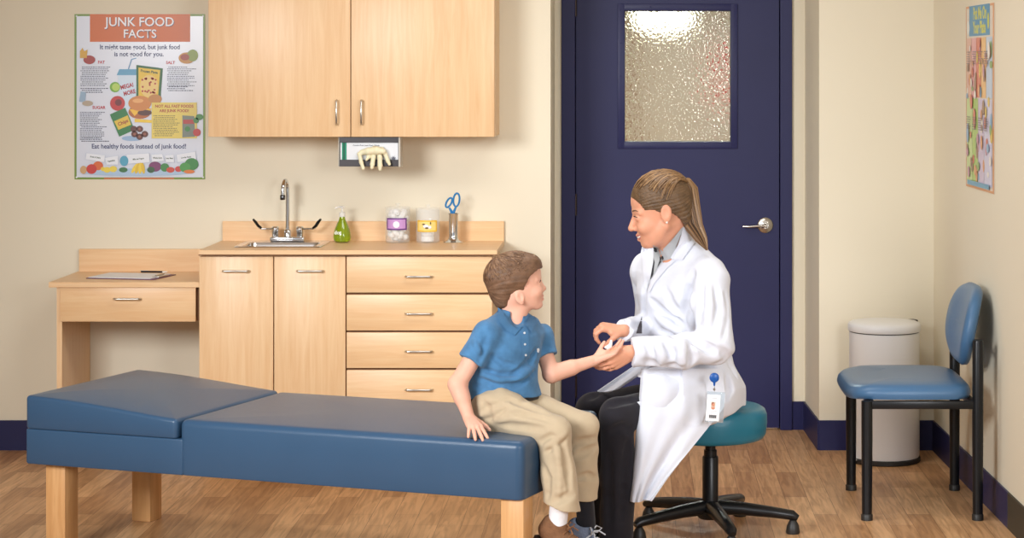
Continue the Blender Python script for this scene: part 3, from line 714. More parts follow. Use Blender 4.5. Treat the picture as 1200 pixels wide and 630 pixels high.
P.txt('It might taste good, but junk food', 2.9, pu(164), pv(55.2), NV, sx=.90, bold=.05); P.txt('is not good for you.', 2.9, pu(163), pv(63.5), NV, sx=.94, bold=.05)
P.txt('Eat healthy foods instead of junk food!', 2.9, pu(163), pv(171.5), NV, sx=.93, bold=.05)
RD = (190, 40, 50)
for t_, px, py in (('FAT', 119, 73), ('SALT', 200, 73.5), ('SUGAR', 116, 126)): P.txt(t_, 1.8, pu(px), pv(py), RD, bold=.05)
INK = (96, 100, 120)
P.lines(pu(94.5), pu(131), pv(79), 11, .82, INK, 1); P.lines(pu(196), pu(232), pv(79), 11, .82, INK, 2); P.lines(pu(94), pu(126), pv(132), 15, .80, INK, 3)
P.lines(pu(94.5), pu(130), pv(104), 3, .85, (50, 54, 86), 4); P.lines(pu(196), pu(228), pv(102), 3, .85, (50, 54, 86), 5); P.lines(pu(94), pu(129), pv(161.5), 3, .8, (50, 54, 86), 6)
# drinks cup
sh = P.disc('picture_shade', pu(155), pv(162), 4.6, (150, 180, 214), sy=.25)
cup = P.poly('drinks_cup', [(pu(142), pv(131)), (pu(158), pv(131)), (pu(162), pv(84)), (pu(138), pv(84))], (206, 224, 240))
P.poly('cup_lid', [(pu(137), pv(88)), (pu(163), pv(88)), (pu(160), pv(81)), (pu(140), pv(81))], (96, 160, 196), cup)
P.poly('straw', [(pu(150), pv(81)), (pu(151.4), pv(81)), (pu(155), pv(70)), (pu(160), pv(68.6)), (pu(160), pv(67.6)), (pu(154), pv(69))], (110, 150, 190), cup)
P.txt('MEGA!', 2.5, pu(149), pv(101), (170, 24, 36), cup, bold=.1, rot=.25, sx=.8); P.txt('MORE', 2.5, pu(152), pv(108.5), (170, 24, 36), cup, bold=.1, rot=.25, sx=.8)
# pizza box, lime, onion ring, burger, chips, cake
pz = P.poly('pizza_box', [(pu(160), pv(118)), (pu(188), pv(121)), (pu(191), pv(80)), (pu(160), pv(76))], (40, 96, 40))
P.poly('box_front', [(pu(162.5), pv(117)), (pu(185), pv(119)), (pu(188), pv(82)), (pu(162.5), pv(79))], (226, 190, 50), pz); P.txt('Frozen Pizza', 1.5, pu(175), pv(84), (40, 70, 30), pz, bold=.06, rot=-.12)
P.disc('pizza', pu(175), pv(101), 4.0, (232, 200, 120), pz, sy=1.25); rr = random.Random(5)
P.dots('toppings', [(pu(175)+rr.uniform(-3, 3), pv(101)+rr.uniform(-3.8, 3.8), .45, 1) for _ in range(22)], (170, 46, 30), pz)
P.disc('lime', pu(135), pv(102), 2.3, (110, 168, 40)); P.disc('lime', pu(136), pv(102), 1.7, (180, 210, 90))
on = P.disc('tomato', pu(138), pv(121), 3.3, (190, 44, 40)); P.disc('tomato_centre', pu(139), pv(120), 1.5, (110, 24, 26), on)
bg = P.disc('burger', pu(164), pv(131), 5.0, (176, 100, 40), sy=.62)
P.poly('cheese', [(pu(152), pv(128)), (pu(178), pv(127)), (pu(172), pv(134)), (pu(164), pv(130)), (pu(158), pv(136))], (240, 190, 50), bg); P.disc('patty', pu(170), pv(132), 3.2, (84, 44, 28), bg, sy=.4)
P.disc('bun', pu(164), pv(121), 5.1, (206, 132, 60), bg, sy=.66); P.disc('bun_shine', pu(162), pv(118), 2.4, (232, 172, 104), bg, sy=.4); P.disc('onion_ring', pu(182), pv(116), 3.0, (190, 130, 60), bg, sy=.7)
P.poly('chips', [(pu(158), pv(139)), (pu(184), pv(141)), (pu(182), pv(144)), (pu(158), pv(143))], (236, 200, 60), bg)
cp = P.poly('chip_bag', [(pu(129), pv(134)), (pu(147), pv(126)), (pu(158), pv(152)), (pu(140), pv(160))], (40, 120, 60))
P.poly('bag_label', [(pu(134), pv(142)), (pu(150), pv(135)), (pu(154), pv(146)), (pu(139), pv(152))], (222, 190, 60), cp); P.txt('Chips', 2.1, pu(144.5), pv(143.5), (150, 30, 30), cp, bold=.06, rot=.4)
P.dots('chocolates', [(pu(u), pv(v), 1.5, .95) for u, v in ((158, 157), (164, 151), (170, 157), (164, 160), (157, 151))], (92, 40, 28)); P.dots('chocolate_centres', [(pu(u), pv(v), .6, .95) for u, v in ((158, 157), (164, 151), (170, 157), (164, 160))], (150, 84, 60))
# side pictures
P.disc('ketchup_tub', pu(105), pv(70), 2.6, (160, 50, 40), sy=.75); P.poly('fries', [(pu(94), pv(68)), (pu(102), pv(68)), (pu(103), pv(58)), (pu(99), pv(60)), (pu(97), pv(56)), (pu(94), pv(60))], (206, 160, 50))
h_ = P.disc('hot_dog', pu(219), pv(68), 3.6, (196, 140, 60), sy=.7); P.disc('pickle', pu(226), pv(65), 2.4, (140, 160, 70), h_, sy=1.1); P.disc('filling', pu(217), pv(67), 2.0, (160, 70, 50), h_, sy=.7)
P.poly('sugar_shaker', [(pu(93), pv(119)), (pu(100), pv(120)), (pu(101), pv(108)), (pu(95), pv(107))], (150, 176, 200)); P.disc('sugar_heap', pu(103), pv(121), 2.4, (176, 160, 140), sy=.5)
# yellow panel
yp = P.rect('yellow_panel', pu(178), pu(231), pv(162), pv(120), (226, 204, 96))
P.txt('NOT ALL FAST FOODS', 1.75, pu(204.5), pv(124.5), (170, 60, 30), yp, bold=.06, sx=.95); P.txt('ARE JUNK FOOD!', 1.75, pu(204.5), pv(129.8), (170, 60, 30), yp, bold=.06, sx=.95)
P.lines(pu(180), pu(211), pv(136), 12, .8, (120, 110, 60), 9, yp)
sb = P.poly('salad_bag', [(pu(214), pv(135)), (pu(228), pv(136)), (pu(229), pv(160)), (pu(214), pv(161))], (120, 128, 116)); P.rect('bag_band', pu(215), pu(228), pv(145), pv(140), (180, 50, 40), sb)
P.dots('greens', [(pu(234), pv(137), 1.7, .8), (pu(230), pv(141), 1.3, 1), (pu(220), pv(151), 1.2, 1)], (60, 130, 50)); P.disc('red_apple', pu(231), pv(155), 1.7, (190, 40, 36))
# bottom row: signs and vegetables
def vx(x): return pu(84+x/5.25)
def vy(y): return pv(95+y/5.25)
for (pts, t_, cx_, cy_, r_) in ((((90, 440), (210, 455), (205, 500), (85, 480)), 'Fruits & Grains', 148, 468, -.12), (((205, 470), (290, 455), (290, 515), (215, 515)), 'Vegetables', 245, 490, .15), (((335, 450), (480, 440), (485, 500), (345, 510)), 'Milk and Yogurt', 412, 478, .1), (((490, 450), (560, 445), (575, 490), (495, 500)), 'Whole Grain', 530, 472, 0), (((575, 455), (630, 450), (635, 500), (580, 500)), 'Lean Meat', 604, 474, 0), (((645, 450), (765, 430), (770, 490), (650, 500)), 'Low-fat Foods', 706, 468, .12)):
    sg = P.poly('paper_sign', [(vx(x), vy(y)) for x, y in pts], (196, 204, 220)); P.poly('sign_face', [(vx(cx_)+(vx(x)-vx(cx_))*.95, vy(cy_)+(vy(y)-vy(cy_))*.92) for x, y in pts], (230, 234, 242), sg)
    P.txt(t_, .95, vx(cx_), vy(cy_), (60, 80, 50), sg, rot=r_, bold=.03, sx=.8)
P.disc('veg_shade', vx(400), vy(560), 24, (170, 196, 222), sy=.07)
for (x, y, r, sy, c) in ((75, 545, 1.5, 1.2, (200, 160, 110)), (165, 520, 2.2, .9, (214, 100, 40)), (125, 540, 2.3, .95, (196, 46, 36)), (195, 540, 1.0, .9, (226, 200, 60)), (220, 545, 1.6, .8, (230, 206, 70)), (258, 540, 1.7, .8, (230, 206, 70)), (325, 490, 1.9, 1.2, (80, 160, 190)), (320, 545, 1.9, .6, (50, 110, 60)), (515, 525, 2.8, .8, (120, 50, 100)), (490, 545, 1.7, .8, (50, 90, 50)), (575, 530, 1.9, 1.0, (60, 130, 60)), (610, 545, 1.8, .7, (200, 70, 50)), (660, 540, 1.6, .8, (200, 60, 50)), (740, 510, 3.0, .9, (50, 130, 50)), (700, 530, 2.4, .9, (70, 150, 60)), (725, 556, 2.4, .35, (220, 120, 40))):
    P.disc('vegetable', vx(x), vy(y), r, c, sy=sy)
for k in range(4): P.disc('banana', vx(390+k*17), vy(535), 2.5, ((236, 206, 60), (222, 186, 40))[k % 2], sy=.32, rot=1.0+.25*k)
for u_, v_ in ((.9, .9), (W_-.9, .9), (.9, H_-.9), (W_-.9, H_-.9)):
    b = NB(); ball(b, (u_/100, -.003, v_/100), .004, (1, .4, 1), 10); mk('pin', b, mat('clear_pin', (235, 238, 240), .1), J)

# right-wall poster (same size, seen edge-on)
A0, A1 = XR(8.72-CAM_D), XR(8.148-CAM_D)
ang = math.atan2(8.148-8.72, A1-A0)
R_ = thing('plate_poster', 'tall pastel food chart with a blue heading hung on the right wall', 'poster', (A0-.001, 8.72-CAM_D, 1.210), ang)
b = NB(); box(b, 0, .572, -.002, 0, 0, .726); mk('sheet', b, mat('poster_cream', (226, 214, 200), .4, coat=.2), R_, sm=0)
P = Poster(R_, 57.2, 72.6)
OR = (214, 150, 100)
for q in ((0, 57.2, 0, .9), (0, 57.2, 71.7, 72.6), (0, 1.2, .9, 71.7), (54.6, 57.2, .9, 71.7)): P.rect('border', q[0], q[1], q[2], q[3], OR)
hd = P.rect('header', 7, 49, 60.5, 72.6, (60, 140, 184))
P.txt('Put Me On', 6.6, 29, 69.2, (206, 206, 70), hd, bold=.25, sx=.9); P.txt('Your Plate', 6.6, 28, 63.6, (206, 206, 70), hd, bold=.25, sx=.9)
P.disc('seal', 5, 64, 2.8, (224, 226, 220)); P.disc('pear', 46, 66, 1.8, (200, 200, 60), hd, sy=1.8)
zones = ((2, 12, 36, 60, (222, 178, 160)), (12, 22, 36, 60, (226, 168, 170)), (22, 32, 36, 60, (214, 120, 100)), (32, 42, 36, 60, (236, 190, 130)), (42, 54, 36, 60, (190, 206, 226)), (2, 14, 2, 36, (196, 214, 150)), (14, 26, 2, 36, (170, 200, 110)), (26, 38, 2, 36, (204, 190, 214)), (38, 54, 2, 36, (206, 204, 226)))
for q in zones: P.rect('colour_band', q[0]+.2, q[1]-.2, q[2]+.2, q[3]-.2, q[4])
rr = random.Random(12)
for k in range(72):
    u, v = rr.uniform(3, 53), 5+53*((k*.618) % 1)
    P.disc('food_picture', u, v, rr.uniform(1.3, 2.8), rr.choice(((206, 110, 92), (220, 190, 96), (140, 170, 104), (190, 140, 160), (234, 226, 218), (140, 176, 206), (214, 150, 104), (158, 124, 104))), sy=rr.uniform(.5, 1.6), n=12)
for k in range(8): P.lines(4+(k % 4)*12, 13+(k % 4)*12, 54-(k//4)*26, 6, .9, (120, 110, 120), 30+k)
P.rect('footer', 6, 50, 1.2, 3, (100, 160, 190))
# ------------------------------------------------------------------ organic modelling: distance fields meshed with surface nets
class Fld:
    def __init__(s, lo, hi, h):
        s.lo = np.array(lo, float); s.h = h; s.n = np.ceil((np.array(hi, float)-s.lo)/h).astype(int)+1
        s.F = np.full(tuple(s.n), 1.0, np.float32)
    def _sub(s, lo, hi):
        a = np.maximum(0, np.floor((np.array(lo)-s.lo)/s.h).astype(int)); b = np.minimum(s.n, np.ceil((np.array(hi)-s.lo)/s.h).astype(int)+1)
        if (b <= a).any(): return None, None
        ax = [(s.lo[i]+s.h*np.arange(a[i], b[i])).astype(np.float32) for i in range(3)]
        sl = tuple(slice(a[i], b[i]) for i in range(3))
        return sl, (ax[0][:, None, None], ax[1][None, :, None], ax[2][None, None, :])
    def op(s, fn, lo, hi, k, mode):
        m = max(k, .0)+3*s.h
        sl, P = s._sub(np.array(lo)-m, np.array(hi)+m)
        if sl is None: return
        d = fn(*P).astype(np.float32); A = s.F[sl]
        if mode == 'sub':
            d = -d
            if k > 0: hh = np.maximum(k-np.abs(A-d), 0)/k; s.F[sl] = np.maximum(A, d)+hh*hh*k*.25
            else: s.F[sl] = np.maximum(A, d)
        else:
            if k > 0: hh = np.maximum(k-np.abs(A-d), 0)/k; s.F[sl] = np.minimum(A, d)-hh*hh*k*.25
            else: s.F[sl] = np.minimum(A, d)
    def cap(s, a, b, ra, rb, k=.01, mode='add'):
        a = np.array(a, float); b = np.array(b, float); ab = b-a; L2 = float(ab@ab)+1e-12; R = max(ra, rb)
        def fn(x, y, z):
            t = np.clip(((x-a[0])*ab[0]+(y-a[1])*ab[1]+(z-a[2])*ab[2])/L2, 0, 1)
            return np.sqrt((x-a[0]-t*ab[0])**2+(y-a[1]-t*ab[1])**2+(z-a[2]-t*ab[2])**2)-(ra+(rb-ra)*t)
        s.op(fn, np.minimum(a, b)-R, np.maximum(a, b)+R, k, mode)
    def chain(s, pts, rs, k=.01):
        for i in range(len(pts)-1): s.cap(pts[i], pts[i+1], rs[i], rs[i+1], k)
    def ell(s, c, r, M=None, k=.01, mode='add'):
        c = np.array(c, float); r = np.array(r, float); M = np.eye(3) if M is None else np.array(M, float)
        R = max(r)
        def fn(x, y, z):
            u = [((x-c[0])*M[0, i]+(y-c[1])*M[1, i]+(z-c[2])*M[2, i]) for i in range(3)]
            k0 = np.sqrt(sum((u[i]/r[i])**2 for i in range(3))); k1 = np.sqrt(sum((u[i]/r[i]**2)**2 for i in range(3)))+1e-9
            return k0*(k0-1)/k1
        s.op(fn, c-R, c+R, k, mode)
    def loft(s, secs, L, f, k=.02, e=2.3):
        """secs: (z, cx, cy, a, b) ascending z; a along L, b along f (horizontal unit vectors)"""
        S = np.array(secs, float); zz = S[:, 0]
        R = S[:, 3:5].max(); lo = (S[:, 1].min()-R, S[:, 2].min()-R, zz[0]); hi = (S[:, 1].max()+R, S[:, 2].max()+R, zz[-1])
        def fn(x, y, z):
            cx, cy, a, b = (np.interp(z, zz, S[:, i]) for i in (1, 2, 3, 4))
            u = np.abs((x-cx)*L[0]+(y-cy)*L[1])/a; v = np.abs((x-cx)*f[0]+(y-cy)*f[1])/b
            d = ((u**e+v**e)**(1/e)-1)*np.minimum(a, b)
            dz = np.maximum(zz[0]-z, z-zz[-1])
            return np.maximum(d, dz)
        s.op(fn, lo, hi, k, 'add')
    def crease(s, pts, r=.006, k=.016, depth=.6, add=False):
        """soft groove (or ridge) drawn on the surface facing the room, through points given in the photo frame"""
        O = np.array([0, -CAM_D, CAM_H]); P3 = []
        for (ax, ay), (bx2, by2) in zip(pts, pts[1:]):
            for t in np.linspace(0, 1, 5)[:(5 if (bx2, by2) == pts[-1] else 4)]:
                px, py = ax+(bx2-ax)*t, ay+(by2-ay)*t
                for D in np.arange(6.7, 8.1, s.h*.6):
                    p = V3(px, py, D); i = np.round((p-s.lo)/s.h).astype(int)
                    if (i < 0).any() or (i >= s.n).any(): continue
                    if s.F[tuple(i)] < 0:
                        P3.append(V3(px, py, D-(-r*.2 if add else r*depth))); break
        n = len(P3)
        for i in range(n-1):
            if np.linalg.norm(P3[i+1]-P3[i]) > .05: continue
            u0, u1 = i/(n-1), (i+1)/(n-1); f0, f1 = .25+.75*math.sin(PI*u0), .25+.75*math.sin(PI*u1)
            s.cap(P3[i], P3[i+1], r*f0, r*f1, k, 'add' if add else 'sub')
    def half(s, p, nrm, lo, hi, k=0):
        """cut away the side of the plane the normal points to, inside a box"""
        p = np.array(p, float); nrm = np.array(nrm, float)/np.linalg.norm(nrm)
        sl, P = s._sub(lo, hi)
        x, y, z = P; d = ((x-p[0])*nrm[0]+(y-p[1])*nrm[1]+(z-p[2])*nrm[2]).astype(np.float32)
        s.F[sl] = np.maximum(s.F[sl], d)
    def ripple(s, fn):
        sl, P = s._sub(s.lo, s.lo+s.h*(s.n-1)); s.F += fn(*P).astype(np.float32)
    def mesh(s, name, m, parent, iters=1, local=True):
        F = s.F; h = s.h; I = F < 0; nx, ny, nz = F.shape
        cnt = np.zeros((nx-1, ny-1, nz-1), np.int8)
        for i in (0, 1):
            for j in (0, 1):
                for k in (0, 1): cnt += I[i:nx-1+i, j:ny-1+j, k:nz-1+k]
        act = (cnt > 0) & (cnt < 8); C = np.argwhere(act); idm = np.full(act.shape, -1, np.int32); idm[act] = np.arange(len(C))
        acc = np.zeros((len(C), 3)); num = np.zeros(len(C))
        co = [(i, j, k) for i in (0, 1) for j in (0, 1) for k in (0, 1)]
        for a in co:
            for d in range(3):
                if a[d] == 0:
                    b = list(a); b[d] = 1
                    fa = F[C[:, 0]+a[0], C[:, 1]+a[1], C[:, 2]+a[2]]; fb = F[C[:, 0]+b[0], C[:, 1]+b[1], C[:, 2]+b[2]]
                    mk_ = (fa < 0) != (fb < 0); t = np.where(mk_, fa/(fa-fb+1e-20), 0)
                    p = np.tile(np.array(a, float), (len(C), 1)); p[:, d] = t
                    acc[mk_] += p[mk_]; num += mk_
        V = s.lo+(C+acc/num[:, None])*h
        Q = []
        for d in range(3):
            e1, e2 = [(1, 2), (2, 0), (0, 1)][d]
            sa = [slice(None)]*3; sb = [slice(None)]*3; sa[d] = slice(0, -1); sb[d] = slice(1, None)
            cr = I[tuple(sa)] != I[tuple(sb)]
            E = np.argwhere(cr); E = E[(E[:, e1] > 0) & (E[:, e2] > 0) & (E[:, e1] < F.shape[e1]-1) & (E[:, e2] < F.shape[e2]-1)]
            o1 = np.zeros(3, int); o1[e1] = 1; o2 = np.zeros(3, int); o2[e2] = 1
            q = [idm[tuple((E-u).T)] for u in (o1*0, o1, o1+o2, o2)]
            q = np.stack(q, 1); ins = I[tuple(E.T)]; q[~ins] = q[~ins][:, ::-1]
            Q.append(q)
        Q = np.concatenate(Q)
        for _ in range(iters):
            A = np.zeros_like(V); n = np.zeros(len(V))
            for i in range(4):
                for j in ((i+1) % 4, (i+3) % 4):
                    for c in range(3): A[:, c] += np.bincount(Q[:, i], weights=V[Q[:, j], c], minlength=len(V))
                    n += np.bincount(Q[:, i], minlength=len(V))
            V = V*.5+A/np.maximum(n, 1)[:, None]*.5
        if local and parent is not None:
            V = V-np.array(parent.location)
        me = bpy.data.meshes.new(name); me.vertices.add(len(V)); me.vertices.foreach_set('co', V.astype(np.float32).ravel())
        me.loops.add(len(Q)*4); me.loops.foreach_set('vertex_index', Q.astype(np.int32).ravel())
        me.polygons.add(len(Q)); me.polygons.foreach_set('loop_start', np.arange(0, len(Q)*4, 4, dtype=np.int32)); me.polygons.foreach_set('loop_total', np.full(len(Q), 4, np.int32))
        me.polygons.foreach_set('use_smooth', np.ones(len(Q), bool)); me.update(calc_edges=True); me.validate()
        me.materials.append(m)
        o = bpy.data.objects.new(name, me); COL.objects.link(o)
        if parent is not None: o.parent = parent
        return o
def V3(px, py, D): return np.array(at(px, py, D))
def unit(v): v = np.array(v, float); return v/np.linalg.norm(v)

class HeadFrame:
    """x = where the face looks, y = the head's own left, z = up; numbers in centimetres"""
    def __init__(s, o, yaw, pitch, roll, sc):
        f = np.array([math.cos(pitch)*math.cos(yaw), math.cos(pitch)*math.sin(yaw), math.sin(pitch)])
        l = np.array([-math.sin(yaw), math.cos(yaw), 0]); u = np.cross(f, l)
        l2 = l*math.cos(roll)+u*math.sin(roll); u2 = np.cross(f, l2)
        s.M = np.stack([f, l2, u2], 1); s.o = np.array(o, float); s.k = sc*.01
    def p(s, x, y, z): return s.o+s.M @ (np.array([x, y, z])*s.k)
    def E(s, F, c, r, k=1.0, mode='add', rot=None):
        M = s.M if rot is None else s.M @ np.array(Matrix.Rotation(rot[0], 3, rot[1])); F.ell(s.p(*c), np.array(r)*s.k, M, k*s.k, mode)
    def C(s, F, a, b, ra, rb, k=.6, mode='add'): F.cap(s.p(*a), s.p(*b), ra*s.k, rb*s.k, k*s.k, mode)
    def m4(s):
        m = Matrix.Identity(4)
        for i in range(3):
            for j in range(3): m[i][j] = s.M[i, j]
        return m

def face(F, H, child=False, smile=False):
    if child:
        H.E(F, (-.3, 0, 4.7), (10.7, 7.8, 8.7), 1); H.E(F, (3.6, 0, -1.6), (6.7, 6.2, 7.0), 2); H.E(F, (-.5, 0, -1.6), (5.8, 6.9, 5.2), 1.5)
    else:
        H.E(F, (-.2, 0, 4.5), (9.5, 7.3, 8.4), 1); H.E(F, (3.4, 0, -2.2), (6.3, 5.7, 7.4), 2)
    H.E(F, (4.0, 0, -5.8), (4.8, 4.5, 3.3), 1.6)
    H.E(F, (7.7, 0, -8.0), (1.7, 1.9, 1.5), 1.6)
    for s in (1, -1):
        H.C(F, (.8, s*5.2, -3.6), (6.6, s*2.0, -7.9), 1.5, 1.3, 1.6)
        H.E(F, (6.6, s*3.5, -2.3), (2.5, 2.2, 2.1), 1.6) if (smile or child) else H.E(F, (6.4, s*3.8, -1.8), (2.1, 1.9, 1.8), 1.6)
        H.C(F, (8.7, s*1.2, 2.7), (7.3, s*4.6, 2.3), .7, .7, 1.2)
    H.C(F, (8.9, 0, 1.6), ((10.6 if child else 11.1), 0, -1.9), .75, (.95 if child else 1.0), .8)
    H.E(F, ((10.7 if child else 11.0), 0, -2.1), (1.0, .95, .85), .5)
    for s in (1, -1):
        H.E(F, (9.9, s*1.15, -2.55), (.85, .6, .65), .4)
        H.E(F, (10.1, s*3.0, .7), (1.35, 1.5, .95), .9, 'sub')
        # lids
        H.E(F, (8.1, s*3.1, .75), (1.25, 1.55, 1.2), .35)
    # lips
    up = .5 if smile else 0; w_ = 2.8 if smile else 2.0; xc = 7.9 if smile else 8.4
    H.C(F, (9.7, 0, -4.7), (xc, w_, -4.9+up), .55, .3, .5); H.C(F, (9.7, 0, -4.7), (xc, -w_, -4.9+up), .55, .3, .5)
    H.C(F, (9.5, 0, -6.0), (xc-.1, w_, -5.1+up), .6, .3, .6); H.C(F, (9.5, 0, -6.0), (xc-.1, -w_, -5.1+up), .6, .3, .6)
    if smile: H.C(F, (10.2, 0, -5.4), (8.9, w_*.8, -5.05+up*.8), .3, .12, .25, 'sub'); H.C(F, (10.2, 0, -5.4), (8.9, -w_*.8, -5.05+up*.8), .3, .12, .25, 'sub')
    else: H.C(F, (10.3, 0, -5.3), (9.1, w_*.8, -5.1), .12, .1, .25, 'sub'); H.C(F, (10.3, 0, -5.3), (9.1, -w_*.8, -5.1), .12, .1, .25, 'sub')
    if smile:
        for s in (1, -1): H.C(F, (8.6, s*1.9, -2.9), (7.6, s*3.5, -4.6), .18, .22, .5, 'sub'); H.E(F, (7.3, s*3.7, -2.6), (1.9, 1.7, 1.5), 1.2)
    # ears
    for s in (1, -1):
        yb = 6.6 if child else 7.0; ez = -3.2 if child else 0
        H.E(F, (-.5, s*(yb+.3), .4+ez), (1.75, .75, 2.9), .5, rot=(-.2, 'Y')); H.E(F, (-.1, s*(yb+1.15), .5+ez), (1.0, .65, 1.7), .35, 'sub', rot=(-.2, 'Y'))
        H.E(F, (.15, s*(yb+.1), -2.1+ez), (.8, .55, .8), .3); H.C(F, (.9, s*(yb-.1), -.4+ez), (1.0, s*(yb-.1), .5+ez), .5, .45, .3)
def face_parts(H, root, child, lipc, browc, irisc, smile=False):
    m4 = H.m4(); base = np.array(root.location)
    def q(*c): return tuple(H.p(*c)-base)
    for s in (1, -1):
        b = NB(); c = (7.95, s*3.1, .85); ball(b, q(*c), 1.27*H.k, (1, 1, 1), 20)
        e = mk('eye', b, mat('eye_white', (232, 226, 220), .2, coat=.4), root)
        b = NB(); ball(b, q(8.95, s*3.2, .78), .62*H.k, (.55, 1, 1), 14, mtx=m4); mk('iris', b, mat('iris_%d' % irisc[0], irisc, .2), e)
        b = NB(); tube(b, [q(9.15, s*1.9, 1.35), q(9.45, s*2.7, 1.68), q(9.2, s*3.7, 1.6), q(8.5, s*4.6, 1.1)], [.10*H.k, .17*H.k, .17*H.k, .08*H.k], 6); mk('eyelashes', b, mat('lash', (46, 30, 24), .6), e)
        b = NB(); tube(b, [q(9.35, s*1.5, 3.0), q(9.2, s*2.6, 3.45), q(8.55, s*3.8, 3.45), q(7.7, s*4.8, 2.85)], [.16*H.k, .24*H.k, .22*H.k, .08*H.k], 8, flat=.8); mk('eyebrow', b, mat('brow_%d' % browc[0], browc, .8), root)
    up = .5 if smile else 0; w_ = 2.7 if smile else 1.9; xc = 7.9 if smile else 8.65; lr = .8 if smile else .85
    b = NB()
    tube(b, [q(xc, w_, -4.95+up), q(9.72, 1.1, -4.72), q(9.98, 0, -4.82), q(9.72, -1.1, -4.72), q(xc, -w_, -4.95+up)], [.12*H.k, .36*H.k*lr, .34*H.k*lr, .36*H.k*lr, .12*H.k], 8)
    mk('upper_lip', b, mat('lip_%d' % lipc[0], lipc, .4), root)
    b = NB(); tube(b, [q(xc, w_, -5.10+up), q(9.48, 1.1, -5.8), q(9.78, 0, -5.98), q(9.48, -1.1, -5.8), q(xc, -w_, -5.10+up)], [.12*H.k, .40*H.k*lr, .46*H.k*lr, .40*H.k*lr, .12*H.k], 8)
    mk('lower_lip', b, mat('lip_%d' % lipc[0], lipc), root)
    if smile:
        b = NB(); tube(b, [q(8.3, 2.2, -5.0+up*.7), q(9.55, 1.0, -5.24), q(9.76, 0, -5.32), q(9.55, -1.0, -5.24), q(8.3, -2.2, -5.0+up*.7)], [.18*H.k, .36*H.k, .38*H.k, .36*H.k, .18*H.k], 8); mk('teeth', b, mat('teeth', (236, 230, 220), .2), root)

def hand(F, o, xd, zd, sc, right=True, flex=(20, 25, 25, 25), spread=(8, 2, -4, -11), thumb=None, fat=1.0, k=.25):
    """wrist at o; xd towards the fingers, zd out of the back of the hand; numbers in centimetres"""
    xd = unit(xd); zd = np.array(zd, float); zd = unit(zd-xd*(zd@xd)); yd = np.cross(zd, xd)*(1 if right else -1)
    M = np.stack([xd, yd, zd], 1); c = sc*.01
    P = lambda x, y, z: np.array(o)+M @ (np.array([x, y, z])*c)
    kn = [(8.6, 2.7, .2), (8.9, .9, .35), (8.5, -.9, .25), (7.8, -2.5, 0)]
    for (x, y, z), r in zip(kn, (1.05, 1.08, 1.02, .92)):
        F.cap(P(.2, y*.45, 0), P(x, y, z-.15), 1.45*c, r*c, .9*c)
    F.cap(P(1.5, 1.6, -.5), P(5.0, 3.0, -.7), 1.35*c, 1.15*c, .9*c)       # thumb mound
    F.cap(P(1.5, -1.6, -.4), P(6.5, -2.4, -.4), 1.3*c, 1.0*c, .9*c)
    tips = []
    for i, ((x, y, z), L) in enumerate(zip(kn, (7.0, 7.8, 7.2, 5.6))):
        fl = flex[i] if not hasattr(flex[i], '__len__') else None
        a3 = flex[i] if fl is None else (fl, fl*1.15, fl*.75)
        sp_ = math.radians(spread[i]); p = np.array([x, y, z]); ang = 0; rs = (.86, .80, .74, .62) if i < 3 else (.76, .7, .65, .56)
        pts = [p]
        for j, fr in enumerate((.45, .30, .25)):
            ang += math.radians(a3[j]); d = np.array([math.cos(ang)*math.cos(sp_), math.cos(ang)*math.sin(sp_), -math.sin(ang)]); p = p+d*L*fr; pts.append(p)
        W = [P(*q_) for q_ in pts]
        for j in range(3): F.cap(W[j], W[j+1], rs[j]*c*fat, rs[j+1]*c*fat, k*c if j else .45*c)
        tips.append(W[-1])
    th = thumb or ((2.2, 2.4, -.6), (5.0, 4.4, -1.2), (7.6, 5.4, -1.5), (9.6, 5.9, -1.7))
    W = [P(*q_) for q_ in th]
    for j, (ra, rb) in enumerate(((1.3, 1.08), (1.02, .92), (.9, .7))): F.cap(W[j], W[j+1], ra*c*fat, rb*c*fat, (.8 if j == 0 else .3)*c)
    tips.append(W[-1])
    return tips, P

